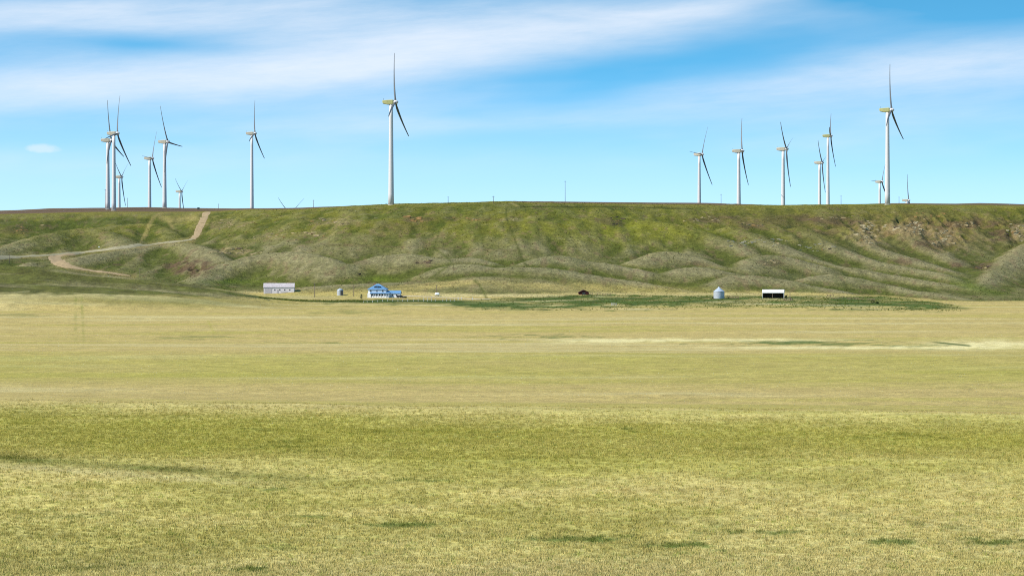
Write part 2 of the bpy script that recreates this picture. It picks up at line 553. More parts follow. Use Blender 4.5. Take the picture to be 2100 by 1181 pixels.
C_TAN = np.array((0.385, 0.295, 0.108))      # dry standing grass
C_PALE = np.array((0.47, 0.405, 0.20))       # bleached grass
C_NEAR = np.array((0.505, 0.422, 0.142))     # yellow-green spring grass
C_BAND = np.array((0.305, 0.276, 0.054))    # greener grass on the rise
C_LUSH = np.array((0.046, 0.078, 0.016))    # wet green grass
C_OLIVE = np.array((0.118, 0.114, 0.014))   # upper slope
C_GREEN = np.array((0.068, 0.080, 0.012))
C_SPUR = np.array((0.205, 0.178, 0.092))    # sage and dry grass on the crests
C_SAGE = np.array((0.135, 0.122, 0.046))
C_SOIL = np.array((0.150, 0.095, 0.055))
C_PLOW = np.array((0.125, 0.080, 0.052))
C_CLAY = np.array((0.42, 0.32, 0.16))

SOIL_SPOTS = [  # bare breaks in the slope: col, row, half width, half height, strength, pale clay?
    (392, 548, 48, 18, 1.0, 0), (480, 516, 40, 7, 0.7, 1), (350, 545, 22, 6, 0.4, 0), (1778, 478, 34, 26, 0.75, 1), (1838, 468, 26, 9, 0.6, 1),
    (1885, 470, 34, 18, 0.6, 1), (1905, 500, 36, 12, 0.7, 0), (1935, 488, 26, 20, 0.65, 1), (1720, 452, 60, 9, 0.7, 0), (1960, 458, 90, 10, 0.6, 0),
    (2060, 482, 28, 14, 0.9, 0), (2090, 478, 20, 18, 0.8, 1), (1850, 535, 26, 6, 0.7, 0), (1963, 540, 16, 8, 0.9, 0), (2020, 546, 26, 8, 0.7, 0),
    (1690, 478, 24, 6, 0.5, 0), (1640, 447, 40, 6, 0.5, 0), (690, 456, 60, 8, 0.45, 1), (860, 449, 36, 6, 0.6, 0), (640, 481, 50, 6, 0.4, 1),
    (935, 450, 26, 5, 0.4, 0), (1000, 450, 30, 4, 0.4, 0), (1050, 450, 20, 4, 0.3, 1), (1240, 452, 26, 8, 0.5, 0), (1265, 461, 12, 4, 0.7, 0),
    (1445, 452, 36, 6, 0.55, 0), (1490, 447, 24, 4, 0.6, 0), (1538, 463, 26, 6, 0.6, 0), (1430, 541, 30, 5, 0.5, 0), (1580, 539, 30, 7, 0.6, 0),
    (870, 538, 20, 4, 0.6, 0), (735, 537, 24, 5, 0.45, 0), (35, 472, 32, 8, 0.45, 0), (92, 463, 14, 4, 0.5, 0), (465, 459, 52, 9, 0.4, 1),
    (552, 487, 40, 7, 0.35, 1), (1790, 588, 30, 4, 0.4, 0), (1830, 585, 14, 3, 0.6, 0), (535, 540, 24, 4, 0.35, 0), (240, 543, 12, 2.5, 0.6, 0),
    (820, 465, 70, 10, 0.3, 0), (2050, 458, 60, 8, 0.5, 0)]
LUSH_SPOTS = [(815, 1076, 55, 9, .8), (1180, 1106, 80, 10, .9), (1250, 1100, 40, 8, .6), (1390, 1118, 90, 8, .8), (1540, 1092, 110, 7, .55), (1830, 1110, 45, 8, 1.0),
              (2050, 1112, 60, 9, .8), (2010, 1105, 24, 6, .7), (510, 1168, 60, 10, .8), (150, 1165, 60, 10, .5), (940, 1098, 40, 8, .35), (620, 1058, 50, 6, .35), (1450, 1130, 60, 5, .5),
              (1370, 1066, 16, 6, .5), (560, 1002, 60, 5, .3), (860, 985, 60, 4, .3), (1020, 885, 14, 5, .5), (1285, 880, 14, 6, .5), (1740, 1096, 30, 5, .5),
              (1650, 705, 110, 5, .95), (1600, 702, 60, 3, .8), (1900, 711, 80, 4, .6), (1120, 692, 70, 4, .7), (400, 692, 60, 3, .5), (690, 703, 18, 2.5, .7), (40, 647, 46, 2.5, .8), (1965, 709, 26, 4, .5),
              (620, 703, 60, 1.5, .4), (440, 690, 40, 2, .4), (700, 640, 60, 5, .35)]


TRAILS = [
    ([(424, 435), (417, 450), (409, 468), (402, 484), (393, 492)], 9, C_TAN * 0.5, 0.5), ([(396, 491), (345, 497.5), (300, 503), (240, 510), (190, 516), (150, 520.5), (110, 524), (0, 529), (-60, 532)], 4, C_TAN * 0.55, 0.6),
    ([(150, 522), (114, 528), (118, 538), (140, 548), (180, 555), (225, 560), (275, 568)], 6, C_TAN * 0.55, 0.6),  # worn tracks and cattle trails: photograph line, half width, colour, strength
    ([(1040, 425), (1037, 440), (1043, 458), (1052, 482), (1063, 510), (1070, 530), (1080, 546)], 2.2, C_GREEN * 0.7, 0.75),
    ([(1040, 413), (1050, 417), (1064, 424)], 2.2, C_TAN * 0.7, 0.6),
    ([(1062, 424), (1150, 424.5), (1300, 425), (1420, 429)], 1.3, C_GREEN * 0.6, 0.8),
    ([(973, 575), (984, 585), (992, 600), (998, 612)], 2.6, C_GREEN, 0.7), ([(985, 620), (992, 632), (1003, 641)], 2.0, C_LUSH, 0.8), ([(996, 620), (1004, 640)], 1.5, C_LUSH, 0.6),
    ([(890, 510), (912, 524), (925, 536), (916, 548), (898, 560), (880, 573)], 2.6, C_GREEN * 0.9, 0.65),
    ([(700, 598), (800, 588), (900, 580), (970, 575)], 1.6, C_TAN * 0.9, 0.5),
    ([(902, 470), (896, 490), (890, 510)], 1.6, C_GREEN * 0.8, 0.5),
    ([(360, 434), (330, 437), (314, 445), (304, 460), (299, 475), (291, 490), (288, 500)], 2.4, C_TAN * 0.75, 0.55),
    ([(318, 446), (309, 460), (303, 476), (296, 490)], 1.6, C_TAN * 0.7, 0.5),
    ([(330, 446), (352, 452), (380, 448), (400, 446)], 6, C_TAN * 0.85, 0.6), ([(345, 455), (355, 468)], 3, C_TAN * 0.8, 0.5),
    ([(424, 436), (434, 450), (426, 470), (415, 486), (402, 496)], 3.0, C_GREEN * 0.8, 0.6),
    ([(150, 606), (200, 604), (290, 611), (400, 622)], 2.2, C_PALE * 0.8, 0.5), ([(0, 602), (60, 597)], 1.5, C_PALE * 0.6, 0.5),
    ([(650, 500), (760, 505), (900, 509), (1060, 513)], 1.0, C_SOIL * 0.8, 0.4),
]


def veg(u, py, x, y, conv, crest):
    """albedo and growth masks of the ground at a place"""
    n1 = fbm(x / 30.0, y / 30.0, 61, 4); n2 = fbm(x / 7.0, y / 7.0, 63, 4); n3 = fbm(x / 90.0, y / 60.0, 65, 3)
    n4 = fbm(x / 2.2, y / 2.6, 67, 3)

    def lerp(c, d, t):
        t = np.clip(t, 0, 1)[..., None]
        return c * (1 - t) + d * t
    shp = u.shape + (3,)
    c = np.broadcast_to(C_TAN, shp).copy()
    # the valley: long pale and greenish streaks across the line of sight
    sx = fbm(x / 150.0, y / 22.0, 71, 4)
    c = lerp(c, C_PALE, sstep(0.05, 0.5, sx) * 0.55)
    c = lerp(c, C_BAND, sstep(0.1, 0.6, -sx) * 0.5)
    # darker green swale behind the first rise
    mid = sstep(716, 735, py) * (1 - sstep(765, 800, py)) * (y > 330)
    c = lerp(c, C_BAND, mid * (0.55 + 0.3 * n1))
    # near slope
    near = 1 - sstep(285, 345, y + n2 * 12)
    edge = 820 + 33 * (u / 2100.0)
    band = sstep(edge - 2, edge + 48, py + n2 * 8) * (1 - sstep(900, 985, py + n1 * 26 + n3 * 20))
    cn = np.broadcast_to(C_NEAR, shp).copy()
    cn = lerp(cn, C_TAN * 0.97, sstep(-0.15, 0.5, n1 * 0.6 + n2 * 0.5) * 0.6)
    cn = lerp(cn, C_BAND, sstep(0.0, 0.45, -n1 * 0.8 - n2 * 0.4) * 0.55)
    cn = lerp(cn, C_BAND * 1.16, band * (0.82 + 0.25 * n2))
    cn = lerp(cn, C_GREEN * 1.15, band * sstep(0.15, 0.5, n2 * 0.6 + n4 * 0.4) * 0.45)
    cn = lerp(cn, C_LUSH * 1.6, sstep(0.34, 0.6, n2 * 0.7 + n4 * 0.45) * 0.4 * sstep(1000, 1060, py))
    cn = lerp(cn, C_PALE * (1.05, 1.05, 0.95), sstep(1020, 1150, py) * np.clip(0.4 + 0.4 * n1, 0, 1))
    # old furrow running down to the right
    fl = 941 + (u / 700.0) * 48
    cn = lerp(cn, C_GREEN * 1.3, np.exp(-((py - fl + 2) / 8.0) ** 2) * 0.9 * (1 - sstep(350, 900, u)) * (0.7 + 0.5 * n2))
    cn = lerp(cn, C_PALE, np.exp(-((py - fl - 14) / 7.0) ** 2) * 0.35 * (1 - sstep(350, 700, u)))
    c = lerp(c, cn, near)
    rag = fbm(u / 26.0, py / 5.0, 111, 4) * 0.8 + n4 * 0.3
    rag2 = fbm(u / 34.0, py / 1.7, 113, 4)
    for (cx, cy, sx_, sy_, k) in LUSH_SPOTS:
        g = gauss2(u, py, cx, cy, sx_ * 1.3, sy_ * (0.85 if cy > 800 else 1.1))
        c = lerp(c, (np.array((0.105, 0.140, 0.026)) if cy > 800 else C_LUSH * 1.3), sstep(0.24, 0.7, g * (0.35 + 0.65 * k) * 0.85 + (rag * 0.62 if cy > 800 else rag2 * 0.9) * (g > 0.04)) * (0.85 if cy > 800 else (0.7 if cx > 1000 else 0.35)))
    # bleached flats beside the creek
    pale = gauss2(u, py + n2 * 2, 1250, 699, 110, 4) + gauss2(u, py + n2 * 2, 2030, 706, 110, 9) + gauss2(u, py + n2 * 2, 1500, 697, 200, 3) + gauss2(u, py + n2 * 2, 1750, 713, 300, 3)
    c = lerp(c, C_PALE * 1.3, np.clip(pale * (1 + rag), 0, 1) * 0.9 * (y > 600))
    cr = 706 + 6 * np.sin((u - 1900) / 30.0)
    c = lerp(c, C_LUSH, np.exp(-((py - (703 + (u - 1930) * 0.1)) / 1.6) ** 2) * sstep(1900, 1930, u) * (1 - sstep(1985, 1996, u)))
    # farmyard green
    top = tab(u, [(560, 640), (640, 619), (745, 614), (960, 614), (1000, 612), (1200, 604.5), (1400, 606), (1560, 607), (1700, 606), (1800, 608), (1900, 617), (2000, 631), (2060, 640)])
    bot = tab(u, [(560, 622), (640, 622), (745, 626), (900, 630), (1000, 640), (1060, 641), (1250, 637), (1400, 634), (1600, 632), (1750, 638), (1850, 640), (1960, 638), (2030, 634)])
    lush = sstep(-2, 3, py - top + n2 * 3 + rag * 3) * (1 - sstep(-9, 3, py - bot + n1 * 9 + rag * 9 + 3)) * (y > 1150) * (y < 1700) * (1 - 0.6 * sstep(1880, 2010, u))
    c = lerp(c, C_LUSH * (1.25, 1.1, 1.0) * (1 + 0.45 * n2 + 0.3 * n4)[..., None], lush * (0.9 + 0.95 * fbm(u / 60.0, py / 3.5, 97, 4) + 0.35 * n2))
    yardp = (gauss2(u, py, 1700, 626, 120, 1.6, 0.018) + gauss2(u, py, 1770, 633, 60, 1.4, 0.01) + gauss2(u, py, 1590, 613, 40, 1.8) + gauss2(u, py, 1480, 619, 40, 1.5) + gauss2(u, py, 1130, 617, 120, 1.2, -0.03)
             + gauss2(u, py, 1560, 623, 40, 1.2) + gauss2(u, py, 1300, 634, 60, 1.5) + gauss2(u, py, 620, 609, 90, 3.5) + gauss2(u, py, 1225, 608, 14, 1.2))
    c = lerp(c, C_PALE * 0.8, np.clip(yardp * (0.9 + n2), 0, 1) * 0.8 * (y > 1150))
    # hills
    hl = sstep(3, -3, py - tab(u, [(-500, 590), (300, 590), (450, 597), (600, 600), (800, 597), (1000, 604), (1200, 600), (1400, 600), (1600, 600), (1700, 602), (1800, 606), (1900, 613), (2000, 627), (2100, 632)]) + n2 * 1.5)
    hl = hl * (y > 1440)
    ch = np.broadcast_to(C_SAGE, shp).copy()
    up = sstep(520, 468, py + n1 * 10)
    ch = lerp(ch, C_OLIVE, up * 0.9)
    ch = lerp(ch, C_GREEN * 0.9, sstep(0.0, 0.65, -conv * 1.2 + n1 * 0.25) * 0.84)  # greener hollows, darkened further so the colour carries some relief shade
    ch = lerp(ch, C_GREEN * (0.85, 0.95, 0.8), sstep(0.2, 0.6, n3 + n2 * 0.3) * 0.5)
    dry = sstep(0.0, 0.75, conv * 1.35 + n1 * 0.22 + n2 * 0.18 - 0.02)
    ch = lerp(ch, C_SPUR, dry * (0.64 - 0.48 * up))  # dry grass on crests, its contrast also painting the lit rims
    ch = lerp(ch, C_OLIVE * (1.35, 1.4, 1.1), gauss2(u, py, 1300, 470, 160, 36) * 0.6)
    ch = lerp(ch, C_SPUR * 0.8, sstep(0.25, 0.7, n2) * 0.35)
    te = fbm(x / 12.0 + n1 * 0.6, y / 34.0 + n1 * 0.6, 101, 4)
    te2 = fbm(x / 4.2, y / 11.0, 103, 3)
    ch = lerp(ch, C_GREEN * (0.8, 0.85, 0.8), sstep(0.05, 0.5, te) * (0.28 + 0.3 * up))
    ch = lerp(ch, C_SPUR * 0.75, sstep(0.1, 0.5, -te) * (0.26 - 0.05 * up))
    ch = lerp(ch, C_SOIL * 0.85, sstep(0.28, 0.55, te2 + 0.25 * n1) * 0.42)
    ch = ch * (1.05 + 0.18 * te2 + 0.18 * n4)[..., None]
    ch = lerp(ch, C_SOIL * (1.0, 1.0, 0.85), np.clip(gauss2(u, py, 1900, 474, 190, 34, 0.04) + 0.5 * gauss2(u, py, 1560, 452, 160, 14), 0, 1) * np.clip(0.55 + 0.7 * te + 0.5 * n2, 0, 0.85))
    for (cx, cy, sx_, sy_, k, pale_) in SOIL_SPOTS:
        g = gauss2(u, py, cx, cy, sx_ * 1.2, sy_ * 1.2)
        mk = sstep(0.25, 0.8, g * (0.9 + 0.9 * n2 + 0.6 * n4)) * k
        ch = lerp(ch, (C_CLAY * 0.5 if pale_ else C_SOIL * 0.62), mk * 0.9)
    # dry tan aprons at the foot
    ap = gauss2(u, py + n2 * 2, 1220, 592, 210, 10, 0.04) + gauss2(u, py, 1680, 606, 190, 4.0, 0.05) + gauss2(u, py, 690, 602, 150, 8) + gauss2(u, py, 880, 588, 120, 5, -0.09)
    gr = gauss2(u, py, 780, 572, 40, 6) + gauss2(u, py, 470, 578, 60, 5) + gauss2(u, py, 2000, 590, 50, 10, 0.25)
    ch = lerp(ch, C_GREEN * (1.3, 1.5, 1.0), np.clip(gr, 0, 1) * 0.7)
    c = lerp(c, ch, hl)
    c = lerp(c, C_TAN * (0.9, 0.92, 0.85), np.clip(ap, 0, 1) * 0.72 * (y > 1400) * (1 + 0.4 * n2) * (1 - lush))
    # left near rise
    q = sstep(-4, 6, py - tab(u, [(-500, 540), (0, 545), (150, 560), (300, 573), (450, 600), (520, 612)]) + 10) * (1 - sstep(-7, 3, py - tab(u, [(-500, 598), (0, 604), (300, 608), (450, 614), (520, 616)]) + n2 * 5)) * (1 - sstep(470, 530, u)) * (y > 1200) * (y < 1600)
    cq = lerp(np.broadcast_to(C_GREEN * (0.95, 0.9, 1.1), shp).copy(), C_SPUR * 0.85, sstep(-0.1, 0.5, fbm(x / 60.0, y / 14.0, 91, 4)) * 0.8)
    cq = cq * (1 + 0.5 * fbm(x / 7.0, y / 22.0, 131, 4) + 0.25 * n4)[..., None]
    c = lerp(c, cq, q * 0.92)
    c = lerp(c, C_GREEN * 1.2, gauss2(u, py + n2 * 4, 330, 618, 280, 10, 0.02) * 0.6 * (y > 1000) * (y < 1500))
    dd = tab(u, [(430, 597), (500, 605), (560, 612), (620, 616.5), (680, 618), (740, 617), (780, 617)])
    c = lerp(c, C_LUSH * 0.75, np.exp(-((py - dd - 0.5) / 2.2) ** 2) * sstep(440, 520, u) * (1 - sstep(900, 1000, u)) * (y > 1200) * (y < 1600))
    # old two-track up the valley floor on the left
    for off in (0, 13):
        tl = 155 + off + (py - 620) * 0.045 * (1 if off else 0.0)
        c = lerp(c, C_GREEN * 2.0, np.exp(-((u - tl + n2 * 1.5) / 2.8) ** 2) * sstep(604, 612, py) * (1 - sstep(690, 708, py)) * (y > 600) * np.clip(0.22 + 0.5 * fbm(u * 0 + off, py / 9.0, 121, 2) + 0.3 * n4, 0, 0.8))
    c = lerp(c, C_BAND, np.exp(-((u - (425 + (py - 655) * 0.5)) / 2.5) ** 2) * sstep(655, 660, py) * (1 - sstep(680, 688, py)) * (y > 600) * 0.5)
    for (pl, wpx, cc, k) in TRAILS:
        dmin = np.full(u.shape, 1e9)
        m = (y > 1300) & (u > min(q[0] for q in pl) - 12) & (u < max(q[0] for q in pl) + 12)
        if not m.any():
            continue
        um, pm = u[m] + n2[m] * 1.2, py[m] + n4[m] * 0.8
        dm = np.full(um.shape, 1e9)
        for (ax_, ay_), (bx_, by_) in zip(pl[:-1], pl[1:]):
            L2 = (bx_ - ax_) ** 2 + (by_ - ay_) ** 2
            t = np.clip(((um - ax_) * (bx_ - ax_) + (pm - ay_) * (by_ - ay_)) / L2, 0, 1)
            dm = np.minimum(dm, np.hypot(um - ax_ - t * (bx_ - ax_), pm - ay_ - t * (by_ - ay_)))
        c[m] = lerp(c[m], cc, np.exp(-(dm / wpx) ** 2) * k)
    # plateau: ploughed and stubble beyond the brow
    pb = sstep(20, 70, crest) * (1 - sstep(640, 760, u)) + sstep(25, 60, crest) * sstep(1040, 1070, u) * (1 - sstep(1500, 1600, u)) + sstep(70, 160, crest) * sstep(1780, 1840, u)
    c = lerp(c, C_OLIVE * (1.2, 1.15, 1.2), sstep(-14, 6, crest))
    c = lerp(c, C_PLOW * (1 + 0.25 * n3)[..., None], np.clip(pb, 0, 1) * 0.95)
    c = lerp(c, C_TAN * 0.6, np.exp(-((crest - 8) / 8.0) ** 2) * (0.35 + 0.3 * n1))
    return np.clip(c * (1 + 0.10 * n2 + 0.10 * n4)[..., None], 0.004, 0.9)


CREST = GY - tab(GU, CREST_Y)
VC = veg(GU, PY, GX, GY, CONV, CREST)

gm = bpy.data.meshes.new('ground')
nv = NU * NY
gm.vertices.add(nv)
gm.vertices.foreach_set('co', np.stack([GX, GY, GZ], -1).astype(np.float32).ravel())
idx = np.arange(nv).reshape(NY, NU)
quads = np.stack([idx[:-1, :-1], idx[:-1, 1:], idx[1:, 1:], idx[1:, :-1]], -1).reshape(-1, 4)
gm.loops.add(quads.size)
gm.polygons.add(len(quads))
gm.loops.foreach_set('vertex_index', quads.astype(np.int32).ravel())
gm.polygons.foreach_set('loop_start', np.arange(0, quads.size, 4, dtype=np.int32))
gm.polygons.foreach_set('loop_total', np.full(len(quads), 4, dtype=np.int32))
gm.polygons.foreach_set('use_smooth', np.ones(len(quads), dtype=bool))
gm.update(calc_edges=True)
ca = gm.attributes.new('veg', 'FLOAT_COLOR', 'POINT')
ca.data.foreach_set('color', np.concatenate([VC, np.ones(VC.shape[:2] + (1,))], -1).astype(np.float32).ravel())


def ground_material():
    mt = bpy.data.materials.new('prairie_ground')
    mt.use_nodes = True
    n = NT(mt.node_tree)
    at = n.node('ShaderNodeAttribute', attribute_name='veg')
    tcn = n.node('ShaderNodeTexCoord')
    p = tcn.outputs['Object']
    sp = n.node('ShaderNodeSeparateXYZ'); n.put(sp.inputs[0], p)
    a = n.noise(p, 0.22, 5.0, 0.62)
    b = n.noise(p, 1.1, 5.0, 0.7)
    d = n.noise(p, 4.5, 4.0, 0.65)
    hm = n.rng(sp.outputs[1], 1310.0, 1440.0, 0.0, 1.0)
    a2 = n.noise(p, 0.45, 4.0, 0.7)
    a = n.m('ADD', a, n.m('MULTIPLY', n.m('MULTIPLY', n.m('SUBTRACT', a2, 0.5), 2.2), hm))
    k = n.m('MULTIPLY', n.rng(a, 0.3, 0.7, 0.82, 1.18), n.m('MULTIPLY', n.rng(b, 0.3, 0.7, 0.72, 1.28), n.rng(d, 0.3, 0.7, 0.78, 1.22)))
    gr = n.m('ADD', 1.0, n.m('MULTIPLY', n.m('MULTIPLY', n.m('SUBTRACT', n.noise(p, 0.8, 3.0, 0.75), 0.5), 1.2), hm))
    k = n.m('MULTIPLY', k, n.m('MAXIMUM', gr, 0.3))
    c = n.mix(1.0, at.outputs['Color'], n.vec(k, k, k), 'MULTIPLY')
    # some tussocks greener, some straw
    e = n.noise(p, 0.55, 4.0, 0.65)
    c = n.mix(n.rng(e, 0.55, 0.75, 0.0, 0.5), c, n.mix(1.0, c, (0.62, 0.86, 0.55, 1), 'MULTIPLY'))
    c = n.mix(n.rng(b, 0.58, 0.75, 0.0, 0.5), c, n.mix(1.0, c, (1.25, 1.15, 1.2, 1), 'MULTIPLY'))
    bs = n.node('ShaderNodeBsdfPrincipled')
    n.put(bs.inputs['Base Color'], c)
    bs.inputs['Roughness'].default_value = 0.95
    bs.inputs['Specular IOR Level'].default_value = 0.08
    bp = n.node('ShaderNodeBump')
    bp.inputs['Strength'].default_value = 0.75
    bp.inputs['Distance'].default_value = 0.5
    n.put(bp.inputs['Height'], n.m('ADD', n.m('ADD', n.m('MULTIPLY', b, 1.0), n.m('MULTIPLY', d, 0.3)), n.m('MULTIPLY', n.m('MULTIPLY', a2, 2.8), hm)))
    n.put(bs.inputs['Normal'], bp.outputs[0])
    o = n.node('ShaderNodeOutputMaterial')
    n.t.links.new(bs.outputs[0], o.inputs[0])
    return mt


gm.materials.append(ground_material())
ground = bpy.data.objects.new('ground', gm)
COL.objects.link(ground)
tag(ground, 'rolling prairie of dry and green grass rising to a flat-topped ridge', 'ground', kind='structure')

_lu, _ly = cu, ry


def gz(x, y):
    """height of the ground sheet at x, y (bilinear on the sheet's own grid)"""
    u = CX + x * F / max(y, 110.0)
    i = int(np.clip(np.searchsorted(_lu, u) - 1, 0, NU - 2)); j = int(np.clip(np.searchsorted(_ly, y) - 1, 0, NY - 2))
    fu = (u - _lu[i]) / (_lu[i + 1] - _lu[i]); fy = (y - _ly[j]) / (_ly[j + 1] - _ly[j])
    a = GZ[j, i] * (1 - fu) + GZ[j, i + 1] * fu
    b = GZ[j + 1, i] * (1 - fu) + GZ[j + 1, i + 1] * fu
    return float(a * (1 - fy) + b * fy)




def hit(px, py, y0=120.0, y1=3000.0):
    """first ground point seen at a photograph pixel, from distance y0 on"""
    i = int(np.clip(np.searchsorted(_lu, px) - 1, 0, NU - 2))
    fu = (px - _lu[i]) / (_lu[i + 1] - _lu[i])
    z = GZ[:, i] * (1 - fu) + GZ[:, i + 1] * fu
    ok = (_ly >= y0) & (_ly <= y1)
    Y = _ly[ok]; rows = CY - z[ok] / Y * F
    k = np.argmax(rows <= py)
    if rows[k] > py:
        k = int(np.argmin(rows))
        Yh = Y[k]
    elif k == 0:
        Yh = Y[0]
    else:
        t = (rows[k - 1] - py) / (rows[k - 1] - rows[k] + 1e-9)
        Yh = Y[k - 1] + (Y[k] - Y[k - 1]) * t
    x = (px - CX) / F * Yh
    return Vector((x, Yh, gz(x, Yh)))


def on_row(px, Y):
    x = (px - CX) / F * Y
    return Vector((x, Y, gz(x, Y)))


# ------------------------------------------------------------------ dirt road
M_ROAD = material('graded_dirt', (0.30, 0.22, 0.125), 0.95, var=0.14, scale=0.5, bump=0.4, bscale=2.0, spec=0.1)
M_ROADP = material('gravel_lane', (0.27, 0.24, 0.15), 0.95, var=0.14, scale=0.5, bump=0.4, bscale=2.0, spec=0.1)


def strip(name, pix, widths, mat, y0, y1, lift=0.22, smooth=3):
    t = np.arange(len(pix)); tn = np.linspace(0, len(pix) - 1, (len(pix) - 1) * 8 + 1)
    px = np.interp(tn, t, [p[0] for p in pix]); py = np.interp(tn, t, [p[1] for p in pix]); wd = np.interp(tn, t, widths)
    for _ in range(3):
        px[1:-1] = 0.25 * px[:-2] + 0.5 * px[1:-1] + 0.25 * px[2:]
        py[1:-1] = 0.25 * py[:-2] + 0.5 * py[1:-1] + 0.25 * py[2:]
    Y = np.array([hit(a, b, y0, y1).y for a, b in zip(px, py)])
    for _ in range(smooth):
        Y[1:-1] = 0.25 * Y[:-2] + 0.5 * Y[1:-1] + 0.25 * Y[2:]
    X = (px - CX) / F * Y
    P = np.stack([X, Y], 1)
    T = np.gradient(P, axis=0); T /= np.linalg.norm(T, axis=1)[:, None] + 1e-9
    N = np.stack([-T[:, 1], T[:, 0]], 1)
    vs, fs, K = [], [], 7
    for i in range(len(P)):
        for k in range(K):
            q = (k / (K - 1) - 0.5) * 2
            e = wd[i] * 0.5 * (1 + 0.12 * (rnd.random() - 0.5) * 2 * abs(q))
            x, y = P[i] + N[i] * q * e
            vs.append((x, y, gz(x, y) + lift * (1.15 - abs(q) ** 6) ))
    for i in range(len(P) - 1):
        for k in range(K - 1):
            a = i * K + k
            fs.append((a, a + 1, a + K + 1, a + K))
    mb = MB(); mb.add(vs, fs, True)
    return mb.build(name, mat)


r1 = strip('dirt_road', [(424, 435), (417, 450), (409, 468), (402, 484), (393, 492)], [7.0, 6.6, 6.4, 6.2, 5.6], M_ROAD, 1700, 2150)
tag(r1, 'straight brown graded dirt road climbing to the plateau edge', 'road', kind='structure')
r2 = strip('dirt_road', [(396, 490.5), (375, 494.5), (345, 497), (300, 502.5), (240, 509), (190, 515), (150, 519.5), (110, 523), (50, 526), (0, 528), (-70, 531)], [6.8] * 11, M_ROADP, 1480, 2000, lift=0.3)
tag(r2, 'pale dirt road running level across the left hillside', 'road', kind='structure')
r3 = strip('dirt_road', [(150, 521), (122, 524), (110, 529), (118, 538), (140, 547), (180, 554), (225, 559.5), (268, 566)], [6, 8, 9.5, 8.5, 7, 6, 5, 3], M_ROAD, 1440, 1900, lift=0.3)
tag(r3, 'tan dirt road bending down from the fork on the left', 'road', kind='structure')
M_YARD = material('yard_gravel', (0.40, 0.34, 0.24), 0.95, var=0.15, scale=0.6, bump=0.3, spec=0.1)
r4 = strip('farm_lane', [(828, 607), (860, 607.8), (900, 609.5), (950, 612), (985, 614), (1004, 613)], [4, 4, 4, 4.5, 5, 3], M_YARD, 1250, 1600, lift=0.15)
tag(r4, 'pale gravel lane leading right from the farmhouse', 'road', kind='structure')

# ------------------------------------------------------------------ rock outcrops
def ledge_mesh(seed, mat):
    r = random.Random(seed)
    n = 8
    vs = []
    for lvl, (zz, k) in enumerate(((-0.6, 1.0), (0.25, 1.06), (0.5, 0.82))):
        for i in range(n):
            a = 2 * math.pi * i / n
            rr = k * (0.8 + 0.4 * r.random())
            vs.append((rr * math.cos(a), 0.55 * rr * math.sin(a), zz + 0.18 * (r.random() - 0.5)))
    fs = []
    for l in range(2):
        for i in range(n):
            j = (i + 1) % n
            fs.append((l * n + i, l * n + j, (l + 1) * n + j, (l + 1) * n + i))
    fs.append(tuple(2 * n + i for i in range(n)))
    return MB().add(vs, fs).mesh('ledge', mat)


